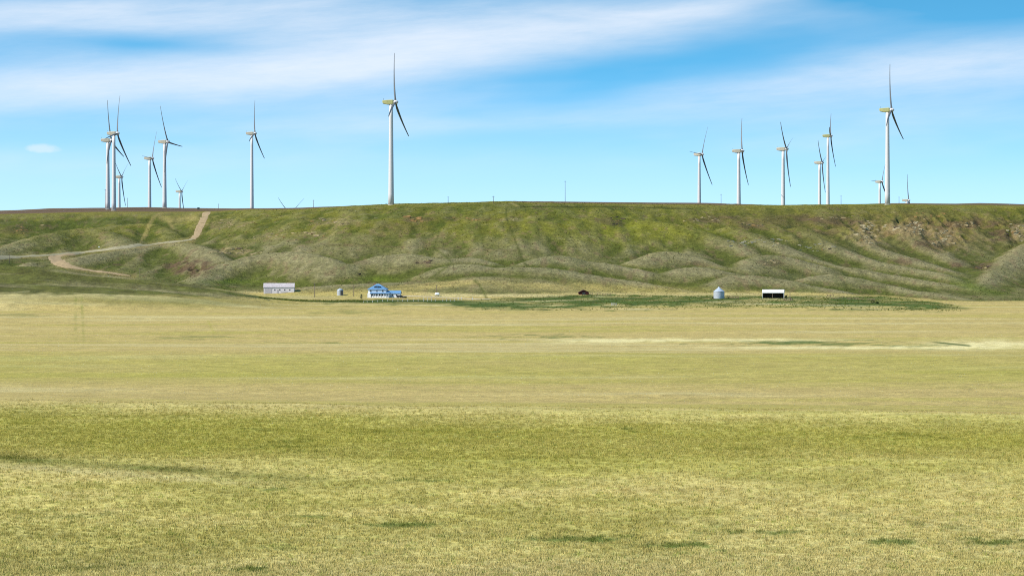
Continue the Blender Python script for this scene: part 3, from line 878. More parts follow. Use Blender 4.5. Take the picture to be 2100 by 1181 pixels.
M_ROCKS = {'tan': material('sandstone_tan', (0.34, 0.265, 0.14), 0.95, var=0.2, scale=1.2, bump=0.5),
           'pale': material('sandstone_pale', (0.40, 0.335, 0.20), 0.95, var=0.2, scale=1.2, bump=0.5),
           'orange': material('sandstone_rust', (0.28, 0.165, 0.06), 0.95, var=0.22, scale=1.2, bump=0.5),
           'grey': material('talus_grey', (0.28, 0.26, 0.19), 0.95, var=0.2, scale=1.2, bump=0.5),
           'dark': material('shale_dark', (0.10, 0.07, 0.05), 0.95, var=0.2, scale=1.2, bump=0.5)}
LEDGES = {k: [ledge_mesh(11 * i + 3, m) for i in range(5)] for k, m in M_ROCKS.items()}
OUT = [
    ((690, 455), (58, 7), 12, 'tan', 1.0, 'tan sandstone ledges scattered below the brow left of centre'),
    ((858, 449), (30, 6), 10, 'orange', 1.1, 'rust-orange rock ledges below the brow right under the tallest turbine'),
    ((640, 480), (46, 5), 9, 'tan', 0.9, 'small pale ledges midway up the slope above the white barn'),
    ((968, 450), (44, 4), 9, 'orange', 0.8, 'low rusty rocks near the brow at the middle of the ridge'),
    ((1052, 451), (14, 3), 4, 'tan', 0.8, 'few small rocks beside the dark trail on the slope'),
    ((466, 459), (46, 9), 11, 'tan', 0.9, 'tan rocks strewn beside the top of the straight dirt road'),
    ((556, 486), (36, 7), 8, 'tan', 0.8, 'tan rock flecks on the slope right of the road bend'),
    ((36, 472), (24, 7), 7, 'orange', 0.8, 'rusty rocks on the green slope at the far left edge'),
    ((92, 463), (9, 3), 3, 'tan', 0.8, 'three tan rocks above the far left hill'),
    ((484, 516), (40, 6), 11, 'tan', 1.0, 'crumbling tan bank at the head of the ravine'),
    ((464, 541), (8, 4), 4, 'pale', 0.9, 'pale rocks on the rim right of the ravine'),
    ((872, 537), (16, 2.5), 5, 'dark', 0.9, 'dark bare cut on the knoll behind the farmhouse'),
    ((1250, 453), (26, 8), 7, 'dark', 0.8, 'brown rock scars on the slope right of the tall pole'),
    ((1445, 449), (44, 6), 9, 'tan', 0.8, 'tan ledges under the four-turbine group right of centre'),
    ((1538, 462), (24, 6), 6, 'tan', 0.8, 'brown ledges on the slope above the grey talus'),
    ((1534, 496), (44, 9), 16, 'grey', 0.75, 'grey talus stones in the gully above the steel grain bin'),
    ((1596, 497), (40, 7), 11, 'grey', 0.75, 'grey talus stones in the gully above the white open shed'),
    ((1672, 508), (36, 7), 11, 'grey', 0.75, 'grey talus stones left of the pale badland cliff'),
    ((1580, 538), (24, 4), 7, 'tan', 0.7, 'eroded tan bank on the knoll behind the white open shed'),
    ((1782, 476), (26, 24), 26, 'pale', 1.0, 'stepped pale cliff of thin ledges below the large right turbine'),
    ((1840, 467), (22, 6), 8, 'pale', 1.1, 'row of pale blocks right of the stepped cliff'),
    ((1884, 466), (26, 15), 16, 'pale', 0.9, 'pale broken cliff blocks in the right hollow'),
    ((1936, 486), (24, 18), 15, 'pale', 0.9, 'slanting pale slabs in the middle of the right hollow'),
    ((1902, 443), (28, 6), 8, 'orange', 0.9, 'orange ledges high on the right brow'),
    ((1984, 461), (34, 5), 10, 'tan', 0.9, 'thin tan ledge line high in the right hollow'),
    ((2084, 478), (18, 18), 14, 'pale', 1.0, 'pale eroded wall at the right edge of the photo'),
    ((2018, 546), (22, 5), 6, 'dark', 1.0, 'dark cutbank low in the right hollow'),
    ((1716, 448), (50, 5), 8, 'tan', 0.8, 'brown ledges on the brow above the stepped cliff'),
]
for (c, sp, n, kind, k, lab) in OUT:
    r = random.Random(int(c[0] * 7 + c[1]))
    base = hit(c[0], c[1], 1560, 2080)
    root = empty('rock_outcrop', base)
    tag(root, lab, 'rocks', 'rock outcrops on the ridge slope')
    for i in range(int(n * 1.35)):
        px = c[0] + r.gauss(0, 0.5) * sp[0]
        py = c[1] + r.uniform(-1, 1) * sp[1]
        p = hit(px, py, 1560, 2080)
        if abs(p.y - base.y) > 130:
            continue
        kk = kind if r.random() < 0.8 else r.choice(['tan', 'dark', 'orange'])
        o = child('ledge', LEDGES[kk][r.randrange(5)], root, p - base)
        s = k * r.uniform(0.45, 1.2)
        o.scale = (s * r.uniform(1.1, 2.4), s * 1.1, s * r.uniform(0.8, 1.4))
        o.rotation_euler = (r.uniform(-0.1, 0.1), r.uniform(-0.12, 0.12), r.uniform(-0.5, 0.5))

# ------------------------------------------------------------------ wind turbines
M_WHITE = material('turbine_white', (0.60, 0.575, 0.565), 0.5, var=0.015, scale=0.1, spec=0.3)
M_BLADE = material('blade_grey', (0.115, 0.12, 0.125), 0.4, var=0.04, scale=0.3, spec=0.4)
M_CREAM = material('nacelle_cream', (0.47, 0.42, 0.32), 0.5, var=0.06, scale=0.5)
M_OLIVE = material('nacelle_yellow_green', (0.40, 0.385, 0.165), 0.5, var=0.08, scale=0.5)
M_DARK = material('dark_metal', (0.05, 0.05, 0.05), 0.6, var=0.1)
BL = 39.3


def blade_mesh():
    st = [(1.0, 1.9, 1.0, 60), (2.2, 1.9, 1.0, 60), (4.0, 2.3, 0.75, 59), (6.5, 3.1, 0.42, 58), (9, 3.2, 0.32, 56), (13, 2.8, 0.26, 54), (18, 2.3, 0.23, 52),
          (24, 1.75, 0.2, 50), (30, 1.25, 0.18, 49), (35, 0.85, 0.17, 48), (38, 0.6, 0.16, 48), (39.2, 0.3, 0.2, 48)]
    n = 12
    vs, fs = [], []
    for (r, ch, th, tw) in st:
        ch = (ch * 0.42 + 0.46) if th < 0.9 else ch * 0.85
        a0 = math.radians(tw)
        bend = 0.8 * max(0, (r - 6) / 33.0) ** 2 * 2.0
        for i in range(n):
            t = 2 * math.pi * i / n
            cxx = 0.5 * math.cos(t) + (0.18 if th < 0.9 else 0)
            sh = 0.5 * th * math.sin(t) * (1.0 if th > 0.9 else (0.55 + 0.45 * math.cos(t) * -1 + 0.35))
            y, x = cxx * ch, sh * ch
            vs.append((x * math.cos(a0) - y * math.sin(a0) + bend, x * math.sin(a0) + y * math.cos(a0), r))
    for k in range(len(st) - 1):
        for i in range(n):
            j = (i + 1) % n
            fs.append((k * n + i, k * n + j, (k + 1) * n + j, (k + 1) * n + i))
    fs.append(tuple(range(n))); fs.append(tuple((len(st) - 1) * n + i for i in range(n)))
    return MB().add(vs, fs, True).mesh('blade', M_BLADE)


BLADE = blade_mesh()


def nacelle_mesh(mat):
    secs = [(-6.7, 1.0, 0.35, 1.75), (-6.3, 1.35, -0.55, 2.0), (-3.0, 1.65, -1.45, 2.1), (1.2, 1.7, -1.65, 2.05), (2.1, 1.45, -1.35, 1.75)]
    vs, fs = [], []
    for (x, hw, z0, z1) in secs:
        b = 0.32
        for (y, z) in ((-hw + b, z0), (hw - b, z0), (hw, z0 + b), (hw, z1 - b), (hw - b, z1), (-hw + b, z1), (-hw, z1 - b), (-hw, z0 + b)):
            vs.append((x, y, z))
    for k in range(len(secs) - 1):
        for i in range(8):
            j = (i + 1) % 8
            fs.append((k * 8 + i, k * 8 + j, k * 8 + 8 + j, k * 8 + 8 + i))
    fs.append(tuple(range(8))); fs.append(tuple(range(32, 40)))
    return MB().add(vs, fs).mesh('nacelle', mat)


NAC = {'cream': nacelle_mesh(M_CREAM), 'olive': nacelle_mesh(M_OLIVE)}
HUB = MB().lathe([(1.15, -1.5), (1.55, -1.0), (1.65, 0.0), (1.5, 0.9), (1.05, 1.7), (0.45, 2.15), (0.05, 2.25)], 18, axis='x').mesh('hub', M_WHITE)
MAST = MB().bar((0, 0, 0), (0, 0, 1.7), 0.13).bar((0, -0.5, 1.2), (0, 0.5, 1.2), 0.1).mesh('weather_mast', M_DARK)
TURB = [  # tower column, hub row, apparent blade length, rotor angle, turn towards the viewer, foot row if seen, nacelle, label
    (802, 210, 104, 9, 0.22, 419, 'olive', 'tallest wind turbine, alone on the ridge left of centre'),
    (1820, 226, 96, 6, 0.20, 417, 'olive', 'largest wind turbine of the right group with yellowish nacelle'),
    (233.5, 274, 85, 19, 0.34, 434, 'cream', 'nearer of the two overlapping white turbines at far left'),
    (221, 288, 83, -9, 0.26, 434, 'cream', 'lower, leftmost of the two overlapping white turbines'),
    (337.5, 291, 79, -26, 0.34, 434, 'cream', 'left-hand turbine with one blade stretched level to the right'),
    (516.5, 274, 72, 13, 0.24, 428, 'cream', 'lone turbine between the left cluster and the tallest one'),
    (306.8, 325, 67, 31, 0.34, None, 'cream', 'left cluster turbine with one blade lying level over its nacelle'),
    (244.5, 363, 60, 60, 0.26, None, 'cream', 'small far turbine just right of the overlapping left pair'),
    (368.5, 393, 50, 60, 0.30, None, 'cream', 'small far turbine with low nacelle, right end of left cluster'),
    (1434, 317, 70, 32, 0.40, 416, 'cream', 'leftmost turbine of the right group, a blade level over its nacelle'),
    (1515, 310, 80, 29, 0.08, 418, 'cream', 'second turbine of the right group with two blades nearly in line'),
    (1606, 306, 80, -50, 0.17, 421, 'cream', 'third turbine of the right group with V of blades above'),
    (1698, 279, 66, 42, 0.06, 419, 'olive', 'fourth tall turbine of the right group, overlapping a smaller one'),
    (1680.7, 334, 64, -47, 0.15, None, 'cream', 'smaller turbine close left of the fourth tall one'),
    (1804, 373, 57, 30, 0.42, None, 'cream', 'small turbine half hidden behind the largest right tower'),
    (1859, 411, 54, 0, 0.12, None, 'cream', 'rightmost turbine, only nacelle and one blade above the ridge'),
    (591, 440, 66, 59, 0.46, None, 'cream', 'turbine sunk behind the ridge, only two blade tips showing'),
]
for (tx, hy_, L, th0, s, foot, nac, lab) in TURB:
    Y = F * BL / L
    X = (tx - CX) / F * Y
    g0 = gz(X, Y)
    zh = zof(hy_, Y)
    H = zh - 0.25
    root = empty('wind_turbine', (X, Y, g0))
    tag(root, lab, 'wind turbine', 'wind turbines on the plateau')
    ht = H - g0 - 1.3
    prof = []
    for k in range(9):
        t = k / 8
        r_ = 2.25 - 0.85 * t
        prof.append((r_, -1.5 + (ht + 1.5) * t))
    tw = MB().lathe(prof, 28)
    tw.build('tower', M_WHITE, root)
    if foot:
        MB().lathe([(2.7, -0.6), (2.7, 0.1), (2.4, 0.2)], 24, smooth=False).build('foundation', M_CREAM, root)
    phi = math.atan2(X, Y)
    v = Vector((math.sin(phi), math.cos(phi), 0)); rr = Vector((math.cos(phi), -math.sin(phi), 0))
    be = math.asin(s)
    nn = rr * math.cos(be) - v * math.sin(be)
    hh = rr * math.sin(be) + v * math.cos(be)
    yaw = math.atan2(nn.y, nn.x)
    top = Vector((0, 0, H - g0))
    nc = child('nacelle', NAC[nac], root, top); nc.rotation_euler = (0, math.radians(-3), yaw)
    ms = child('weather_mast', MAST, nc, (-5.9, 0, 1.9))
    ti = math.radians(5.5)
    ax = nn * math.cos(ti) + Vector((0, 0, 1)) * math.sin(ti)
    upv = Vector((0, 0, 1)) * math.cos(ti) - nn * math.sin(ti)
    hc = top + nn * 3.5 + Vector((0, 0, 0.2))
    hb = child('hub', HUB, root)
    side = upv.cross(ax)
    mtx = Matrix((ax, side, upv)).transposed().to_4x4(); mtx.translation = hc
    hb.matrix_local = mtx
    for k in range(3):
        a = math.radians(th0 + 120 * k)
        b = upv * math.cos(a) + hh * math.sin(a)
        sd = b.cross(ax)
        mtx = Matrix((ax, sd, b)).transposed().to_4x4(); mtx.translation = hc
        bo = child('blade', BLADE, root); bo.matrix_local = mtx @ Matrix.Diagonal((1.7, 1.7, 1, 1)) if hy_ > 430 else mtx

M_BOX = material('box_green', (0.05, 0.06, 0.045), 0.6)
for (px, py, sz, lab) in ((513.2, 428, 1.9, 'dark utility box at the foot of the lone left turbine'),
                          (494.5, 429, 1.6, 'small dark utility box on the skyline left of the lone turbine'),
                          (407, 431, 2.0, 'dark utility box on brown field right of the left turbine cluster')):
    p = on_row(px, F * BL / 72 if px > 450 else 2300)
    t = empty('utility_box', p)
    MB().box(-sz * .5, sz * .5, -sz * .4, sz * .4, -0.3, sz * .9).build('cabinet', M_BOX, t)
    MB().box(-sz * .55, sz * .55, -sz * .45, sz * .45, sz * .9 + 0.003, sz).build('lid', M_DARK, t)
    tag(t, lab, 'utility box', 'utility boxes on the plateau')

# ------------------------------------------------------------------ utility poles
M_POLE = material('weathered_pole', (0.13, 0.10, 0.075), 0.9, var=0.2, scale=3.0)
POLES = [  # column, foot row, top row, distance hint
    (216, 434, 388, 2330, 'dark pole tight against the leftmost tower'),
    (261.5, 424, 406, 2620, 'short pole between the two left tower groups on skyline'),
    (448, 428, 418, 2680, 'tiny pole on skyline right of the dirt road top'),
    (643, 427, 410, 2300, 'thin pole on skyline right of the two sunken blade tips'),
    (919, 416, 403, 2000, 'short thin pole on skyline right of the tallest turbine'),
    (1011.7, 424, 402, 1846, 'dark pole just below the skyline at the ridge top'),
    (1159, 415, 371, 2140, 'tall lone pole on the skyline right of centre'),
    (1478.8, 417, 398, 2280, 'thin pole between the first two right turbines'),
    (1724.8, 421, 401, 2080, 'thin pole right of the fourth right turbine'),
    (1843.7, 418, 403.5, 2330, 'thin pole right of the largest right turbine'),
    (19, 540, 521, 1700, 'pole beside the road at the far left edge'),
    (287, 569, 550, 1560, 'pole on the slope below the left road bend'),
    (645.4, 609.5, 580, None, 'farmyard pole between barn and small round bin'),
    (725.5, 608, 587, None, 'farmyard pole between small round bin and farmhouse'),
    (895.4, 604, 584.5, None, 'pole behind the white tank'),
    (1620, 614, 596, None, 'short pole right of the white open shed'),
]
for (px, py, tp, Yh, lab) in POLES:
    if Yh is None:
        p = hit(px, py, 1300, 1640)
    elif Yh < 1720:
        p = hit(px, py, Yh - 120, Yh + 250)
    else:
        p = on_row(px, Yh)
    H = max(4.0, (zof(tp, p.y) - p.z))
    t = empty('utility_pole', p, rnd.uniform(-0.5, 0.5))
    MB().lathe([(0.24, -0.8), (0.22, 0), (0.15, H)], 10).build('pole', M_POLE, t)
    MB().bar((-0.9, 0, H - 0.7), (0.9, 0, H - 0.7), 0.11, 0.14).build('crossarm', M_POLE, t, (0, -0.2, 0))
    for q in (-0.75, 0, 0.75):
        MB().lathe([(0.05, 0), (0.08, 0.06), (0.05, 0.2)], 8).build('insulator', M_DARK, t, (q, -0.2, H - 0.62))
    tag(t, lab, 'utility pole', 'utility poles')

# ------------------------------------------------------------------ farm
M_WALL = material('white_siding', (0.80, 0.80, 0.82), 0.6, var=0.04, scale=1.0)
M_BLUE = material('blue_metal_roof', (0.115, 0.245, 0.42), 0.55, var=0.16, scale=0.8, streaks=(4, 0.3, 0.3))
M_GLASS = material('dark_glass', (0.02, 0.025, 0.03), 0.15, var=0.1, spec=0.6)
M_BARNW = material('barn_whitewash', (0.74, 0.68, 0.70), 0.8, var=0.14, scale=1.0, streaks=(5, 5, 0.6))
M_BARNR = material('barn_shingle', (0.46, 0.41, 0.42), 0.9, var=0.2, scale=1.5, bump=0.4)
M_BARND = material('barn_door_grey', (0.52, 0.48, 0.50), 0.8, var=0.16, scale=2.0, streaks=(6, 6, 0.5))
M_STEEL = material('galvanised_steel', (0.48, 0.50, 0.53), 0.5, 0.35, var=0.12, scale=1.0, streaks=(3, 3, 0.4))
M_STEELR = material('galvanised_roof', (0.44, 0.49, 0.57), 0.45, 0.3, var=0.08, scale=0.8)
M_RED = material('barn_red', (0.075, 0.02, 0.016), 0.9, var=0.2, scale=2.0, streaks=(6, 6, 0.5))
M_REDR = material('dark_red_roof', (0.06, 0.025, 0.022), 0.9, var=0.2, scale=2.0)
M_WOOD = material('grey_wood', (0.17, 0.125, 0.085), 0.9, var=0.25, scale=3.0)
M_PALEWOOD = material('white_post', (0.66, 0.64, 0.58), 0.8, var=0.1, scale=3.0)
M_RUBBER = material('rubber', (0.015, 0.015, 0.015), 0.8)
M_BLACKP = material('black_paint', (0.012, 0.012, 0.014), 0.3, var=0.05, spec=0.5)
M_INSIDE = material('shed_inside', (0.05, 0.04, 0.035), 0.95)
M_WHITEM = material('white_metal', (0.86, 0.86, 0.86), 0.45, var=0.03)


def window(parent, x, y, z, wd, hg, axis='y', frame=M_WALL, d=-1):
    """pane set in a proud frame on a wall facing -y (d=-1) or on a side wall (axis x)"""
    f = MB(); t = 0.1
    if axis == 'y':
        f.box(-wd / 2 - t, -wd / 2, -0.06, 0.02, -hg / 2 - t, hg / 2 + t); f.box(wd / 2, wd / 2 + t, -0.06, 0.02, -hg / 2 - t, hg / 2 + t)
        f.box(-wd / 2, wd / 2, -0.06, 0.02, hg / 2, hg / 2 + t); f.box(-wd / 2, wd / 2, -0.06, 0.02, -hg / 2 - t, -hg / 2)
        g = MB().box(-wd / 2, wd / 2, -0.03, 0.02, -hg / 2, hg / 2)
    else:
        f.box(-0.06, 0.02, -wd / 2 - t, wd / 2 + t, hg / 2, hg / 2 + t); f.box(-0.06, 0.02, -wd / 2 - t, wd / 2 + t, -hg / 2 - t, -hg / 2)
        g = MB().box(-0.03, 0.02, -wd / 2, wd / 2, -hg / 2, hg / 2)
    o = g.build('window', M_GLASS, parent, (x, y, z))
    f.build('frame', frame, o)
    return o


def gable_roof(mb, x0, x1, y0, y1, ze, zr, over=0.35, th=0.18):
    """ridge along x"""
    ym = (y0 + y1) / 2
    k = (zr - ze) / (ym - y0)
    ya, yb, za = y0 - over, y1 + over, ze - over * k
    for a, b, c, d in ((ya, za, ym, zr), (yb, za, ym, zr)):
        vs = [(x0 - over, a, b), (x1 + over, a, b), (x1 + over, c, d), (x0 - over, c, d)]
        vs += [(p[0], p[1], p[2] + th) for p in vs]
        mb.add(vs, [(0, 1, 2, 3), (7, 6, 5, 4), (0, 4, 5, 1), (1, 5, 6, 2), (2, 6, 7, 3), (3, 7, 4, 0)])
    return mb


def gable_walls(mb, x0, x1, y0, y1, ze, zr):
    ym = (y0 + y1) / 2
    mb.box(x0, x1, y0, y1, -0.5, ze)
    mb.add([(x0, y0, ze), (x0, y1, ze), (x0, ym, zr), (x1, y0, ze), (x1, y1, ze), (x1, ym, zr)], [(0, 1, 2), (3, 5, 4), (0, 2, 5, 3), (1, 4, 5, 2)])
    return mb


# farmhouse
p = hit(787, 610.5, 1300, 1640)
m = p.y / F
h = empty('farmhouse', p, math.radians(-5)); h.scale = (1, 1, 0.9)
tag(h, 'white two-storey farmhouse with bright blue roofs and front porch', 'house')
MB().box(-9.6, 1.3, 0, 9, -0.6, 5.7).build('wall', M_WALL, h)
rf = MB()
ex0, ex1, ey0, ey1, ez = -10.15, 1.85, -0.55, 9.55, 5.55
ap0, ap1 = (-4.9, 4.2, 9.4), (-3.4, 4.8, 9.4)
rf.add([(ex0, ey0, ez), (ex1, ey0, ez), (ex1, ey1, ez), (ex0, ey1, ez), (ap0[0], 4.5, 9.4), (ap1[0], 4.5, 9.4), (ex0, ey0, ez + .2), (ex1, ey0, ez + .2), (ex1, ey1, ez + .2), (ex0, ey1, ez + .2)],
       [(3, 2, 1, 0), (0, 1, 7, 6), (1, 2, 8, 7), (2, 3, 9, 8), (3, 0, 6, 9), (6, 7, 5, 4), (7, 8, 5), (8, 9, 4, 5), (9, 6, 4)])
roof = rf.build('roof', M_BLUE, h)
MB().box(-6.9, -6.2, 5.6, 6.3, 7.4, 9.9).build('chimney', material('brick', (0.28, 0.14, 0.1), 0.9), roof)
dm_ = MB().box(-6.0, -2.3, 0.75, 3.4, 6.3, 7.6).build('dormer', M_BLUE, h)
gable = MB()
gable.add([(-6.4, 0.3, 7.6), (-1.9, 0.3, 7.6), (-4.15, 0.3, 8.6), (-6.4, 4.0, 7.6), (-1.9, 4.0, 7.6), (-4.15, 4.0, 8.6)], [(0, 1, 2), (3, 5, 4), (0, 2, 5, 3), (1, 4, 5, 2), (0, 3, 4, 1)])
gable.build('dormer_roof', M_BLUE, dm_)
for x in (-5.1, -3.2):
    window(h, x, 0.75, 7.0, 1.2, 0.85, frame=M_BLUE)
for x in (-8.0, -4.2, -0.6):
    window(h, x, 0, 4.6, 0.9 if x != -4.2 else 0.7, 1.2)
window(h, -9.6, 3.0, 4.4, 0.9, 1.3, axis='x'); window(h, -9.6, 6.0, 1.8, 0.9, 1.3, axis='x')
pr = MB()
pr.add([(-8.3, -2.9, 2.75), (3.9, -2.9, 2.75), (3.9, 0.0, 3.6), (-8.3, 0.0, 3.6)] + [(-8.3, -2.9, 2.95), (3.9, -2.9, 2.95), (3.9, 0.0, 3.8), (-8.3, 0.0, 3.8)],
       [(3, 2, 1, 0), (4, 5, 6, 7), (0, 1, 5, 4), (1, 2, 6, 5), (2, 3, 7, 6), (3, 0, 4, 7)])
pr.build('porch_roof', M_BLUE, h)
MB().box(-7.9, 3.5, -2.5, -0.003, -0.5, 0.35).build('porch_floor', M_WALL, h)
MB().box(-7.0, 2.6, -2.45, -2.33, 0.36, 1.15).build('porch_rail', M_WALL, h)
for k in range(8):
    x = -7.75 + k * 1.6
    MB().box(x - 0.12, x + 0.12, -2.6, -2.36, 0.36, 2.80).build('porch_post', M_WALL, h)
MB().box(-9.7, -7.9, -2.3, -0.003, -0.5, 3.1).build('side_entry', M_WALL, h)
MB().box(-5.4, -4.4, -0.06, -0.003, 0.36, 2.5).build('door', M_GLASS, h)
for x in (-6.8, -2.6, -0.8):
    window(h, x, 0, 1.75, 1.1, 1.2)
gable_walls(MB(), 1.303, 9.7, 2.0, 8.0, 3.0, 4.6).build('wing_wall', M_WALL, h)
gable_roof(MB(), 1.6, 9.7, 2.0, 8.0, 3.0, 4.75).build('wing_roof', M_BLUE, h)
window(h, 5.2, 2.0, 1.7, 1.0, 1.1); window(h, 7.6, 2.0, 1.7, 1.0, 1.1)
MB().box(3.8, 4.6, 1.93, 1.997, 0, 2.1).build('door', M_BARND, h)

# black car beside it
p = hit(821.5, 611.0, 1300, 1640)
c = empty('parked_car', p, math.radians(6))
tag(c, 'black car parked at the right end of the farmhouse', 'car')
prof = [(-2.45, 0.45), (2.4, 0.45), (2.45, 0.95), (1.35, 1.12), (0.75, 1.62), (-1.75, 1.68), (-2.3, 1.15), (-2.5, 0.9)]
MB().prism(prof, -0.92, 0.92).build('body', M_BLACKP, c)
MB().prism([(-1.9, 1.15), (1.05, 1.15), (0.6, 1.52), (-1.6, 1.55)], -0.925, 0.925).build('window', M_GLASS, c)
for x in (-1.5, 1.5):
    for y in (-0.86, 0.86):
        wv = MB()
        n = 16
        wv.lathe([(0.36, -0.12), (0.36, 0.12)], n, axis='x', smooth=False)
        wl = wv.build('wheel', M_RUBBER, c, (x, y, 0.36)); wl.rotation_euler = (0, 0, math.pi / 2)
        rim = MB().lathe([(0.2, -0.13), (0.2, 0.13)], 12, axis='x', smooth=False).build('rim', M_STEEL, wl)
for y in (-0.6, 0.6):
    MB().box(2.40, 2.46, y - 0.2, y + 0.2, 0.72, 0.88).build('headlight', M_WHITEM, c)

# long barn
p = hit(572, 601.5, 1300, 1640)
b = empty('barn', p, math.radians(3))
tag(b, 'long low whitewashed barn with weathered grey roof and four windows', 'barn')
gable_walls(MB(), -9.6, 9.6, 0, 7.5, 3.9, 6.3).build('wall', M_BARNW, b)
gable_roof(MB(), -9.6, 9.6, 0, 7.5, 3.9, 6.3, 0.25).build('roof', M_BARNR, b)
for x in (-2.6, 0.5, 3.6, 6.8):
    window(b, x, 0, 2.25, 0.75, 0.75, frame=M_BARNW)
MB().box(-9.0, -4.6, -0.10, -0.003, 0, 3.1).build('sliding_door', M_BARND, b)
MB().box(-9.2, -4.3, -0.12, -0.003, 3.1, 3.25).build('door_track', M_BARNR, b)
MB().box(-1.4, -0.3, -0.08, -0.003, 0, 2.3).build('door', M_BARND, b)
MB().box(1.3, 5.6, -0.06, -0.003, 0, 1.0).build('lower_boards', M_BARND, b)


def grain_bin(px, py, r, he, hr, lab, cone, hole=False, rz=0):
    p = hit(px, py, 1300, 1640)
    t = empty('grain_bin', p, rz)
    tag(t, lab, 'grain bin', 'round steel grain bins')
    prof = []
    nr = int(he / 0.22)
    for k in range(nr + 1):
        prof.append((r + (0.03 if k % 2 else -0.03), -0.4 + (he + 0.4) * k / nr))
    MB().lathe(prof, 32).build('wall', M_STEEL, t)
    if cone:
        pr_ = [(r + 0.15, he - 0.03), (r * 0.5, he + (hr - he) * 0.5), (0.35, hr - 0.1)]
    else:
        pr_ = [(r + 0.12, he - 0.03), (r * 0.8, he + (hr - he) * 0.55), (r * 0.45, hr - 0.15), (0.3, hr)]
    ro = MB().lathe(pr_, 20, smooth=not cone).build('roof', M_STEELR, t)
    MB().lathe([(0.4, hr - 0.15), (0.42, hr + 0.15), (0.1, hr + 0.3)], 12).build('cap', M_STEELR, ro)
    if hole:
        d_ = MB().box(0.35, 1.85, -r - 0.03, -r + 0.9, 0.2, he * 0.92).build('door', M_DARK, t)  # dark panel standing in for the unlit inside of an open hole
    else:
        d_ = MB().box(-0.4, 0.4, -r - 0.06, -r + 0.2, 0.3, 1.7).build('door', M_STEELR, t)
    for k in range(10):
        MB().bar((0, -r - 0.22, 0.3 + k * he / 10), (0.45, -r - 0.2, 0.3 + k * he / 10), 0.04).build('ladder_rung', M_STEEL, t, (1.0 if not hole else -1.2, 0.1, 0))
    return t


grain_bin(697.5, 605.5, 2.0, 3.1, 4.1, 'small grey round bin with dark opening, left of farmhouse', False, True)
grain_bin(1474.5, 612.0, 3.35, 4.3, 6.9, 'large galvanised grain bin with cone roof on green yard', True)

# white tank
p = hit(896.5, 607.3, 1300, 1640)
t = empty('storage_tank', p, math.radians(12))
tag(t, 'white rounded tank on short legs right of the farmhouse', 'tank')
MB().lathe([(0.05, -1.5), (0.5, -1.42), (0.75, -1.2), (0.85, -0.9), (0.85, 0.9), (0.75, 1.2), (0.5, 1.42), (0.05, 1.5)], 20, axis='x').build('tank', M_WHITEM, t, (0, 0, 1.2))
for x in (-0.9, 0.9):
    MB().box(x - 0.12, x + 0.12, -0.5, 0.5, -0.2, 0.6).build('leg', M_WOOD, t)
MB().lathe([(0.2, 0), (0.2, 0.2), (0.1, 0.28)], 12).build('valve_cap', M_WHITEM, t, (0, 0, 2.03))

# white open-front shed
p = hit(1585.5, 611.5, 1300, 1640)
s_ = empty('open_shed', p, math.radians(-9))
tag(s_, 'white metal shed with dark open front and rounded roof', 'shed')
x0, x1, dpt = -6.5, 6.5, 7.0
th = 0.12
MB().box(x0, x0 + th, 0.0, dpt, -0.4, 3.4).build('end_wall', M_WHITEM, s_)
MB().box(x1 - th, x1, 0.0, dpt, -0.4, 3.4).build('end_wall', M_WHITEM, s_)
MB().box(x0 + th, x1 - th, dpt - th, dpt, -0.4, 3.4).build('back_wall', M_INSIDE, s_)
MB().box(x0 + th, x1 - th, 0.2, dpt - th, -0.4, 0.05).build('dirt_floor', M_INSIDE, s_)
ar = []
for k in range(9):
    a = math.pi * k / 8
    ar.append((dpt / 2 - (dpt / 2 + 0.3) * math.cos(a), 3.25 + 1.95 * math.sin(a) ** 0.8))
rv = [(x, y, z) for x in (x0 - 0.15, x1 + 0.15) for (y, z) in ar] + [(x, y, z + 0.12) for x in (x0 - 0.15, x1 + 0.15) for (y, z) in ar]
n = 9
rfs = []
for k in range(n - 1):
    rfs += [(k, k + 1, n + k + 1, n + k), (2 * n + k, 3 * n + k, 3 * n + k + 1, 2 * n + k + 1), (k, 2 * n + k, 2 * n + k + 1, k + 1), (n + k, n + k + 1, 3 * n + k + 1, 3 * n + k)]
rfs += [(0, n, 3 * n, 2 * n), (n - 1, 3 * n - 1, 4 * n - 1, 2 * n - 1)]
MB().add(rv, rfs).build('roof', M_WHITEM, s_)
for x in (x0 + th, x1 - 2 * th):
    g = MB(); pts = [(y, z - 0.02) for y, z in ar]
    g.add([(x, y, z) for y, z in pts] + [(x + th, y, z) for y, z in pts], [tuple(range(9)), tuple(range(17, 8, -1))] + [(k, k + 1, k + 10, k + 9) for k in range(8)])
    g.build('gable', M_WHITEM, s_)
MB().box(-0.6, -0.25, 0.05, 0.3, -0.3, 3.3).build('post', M_WOOD, s_)
MB().box(x0 + th, x1 - th, 0.02, 0.2, 3.05, 3.35).build('header_beam', M_WHITEM, s_)

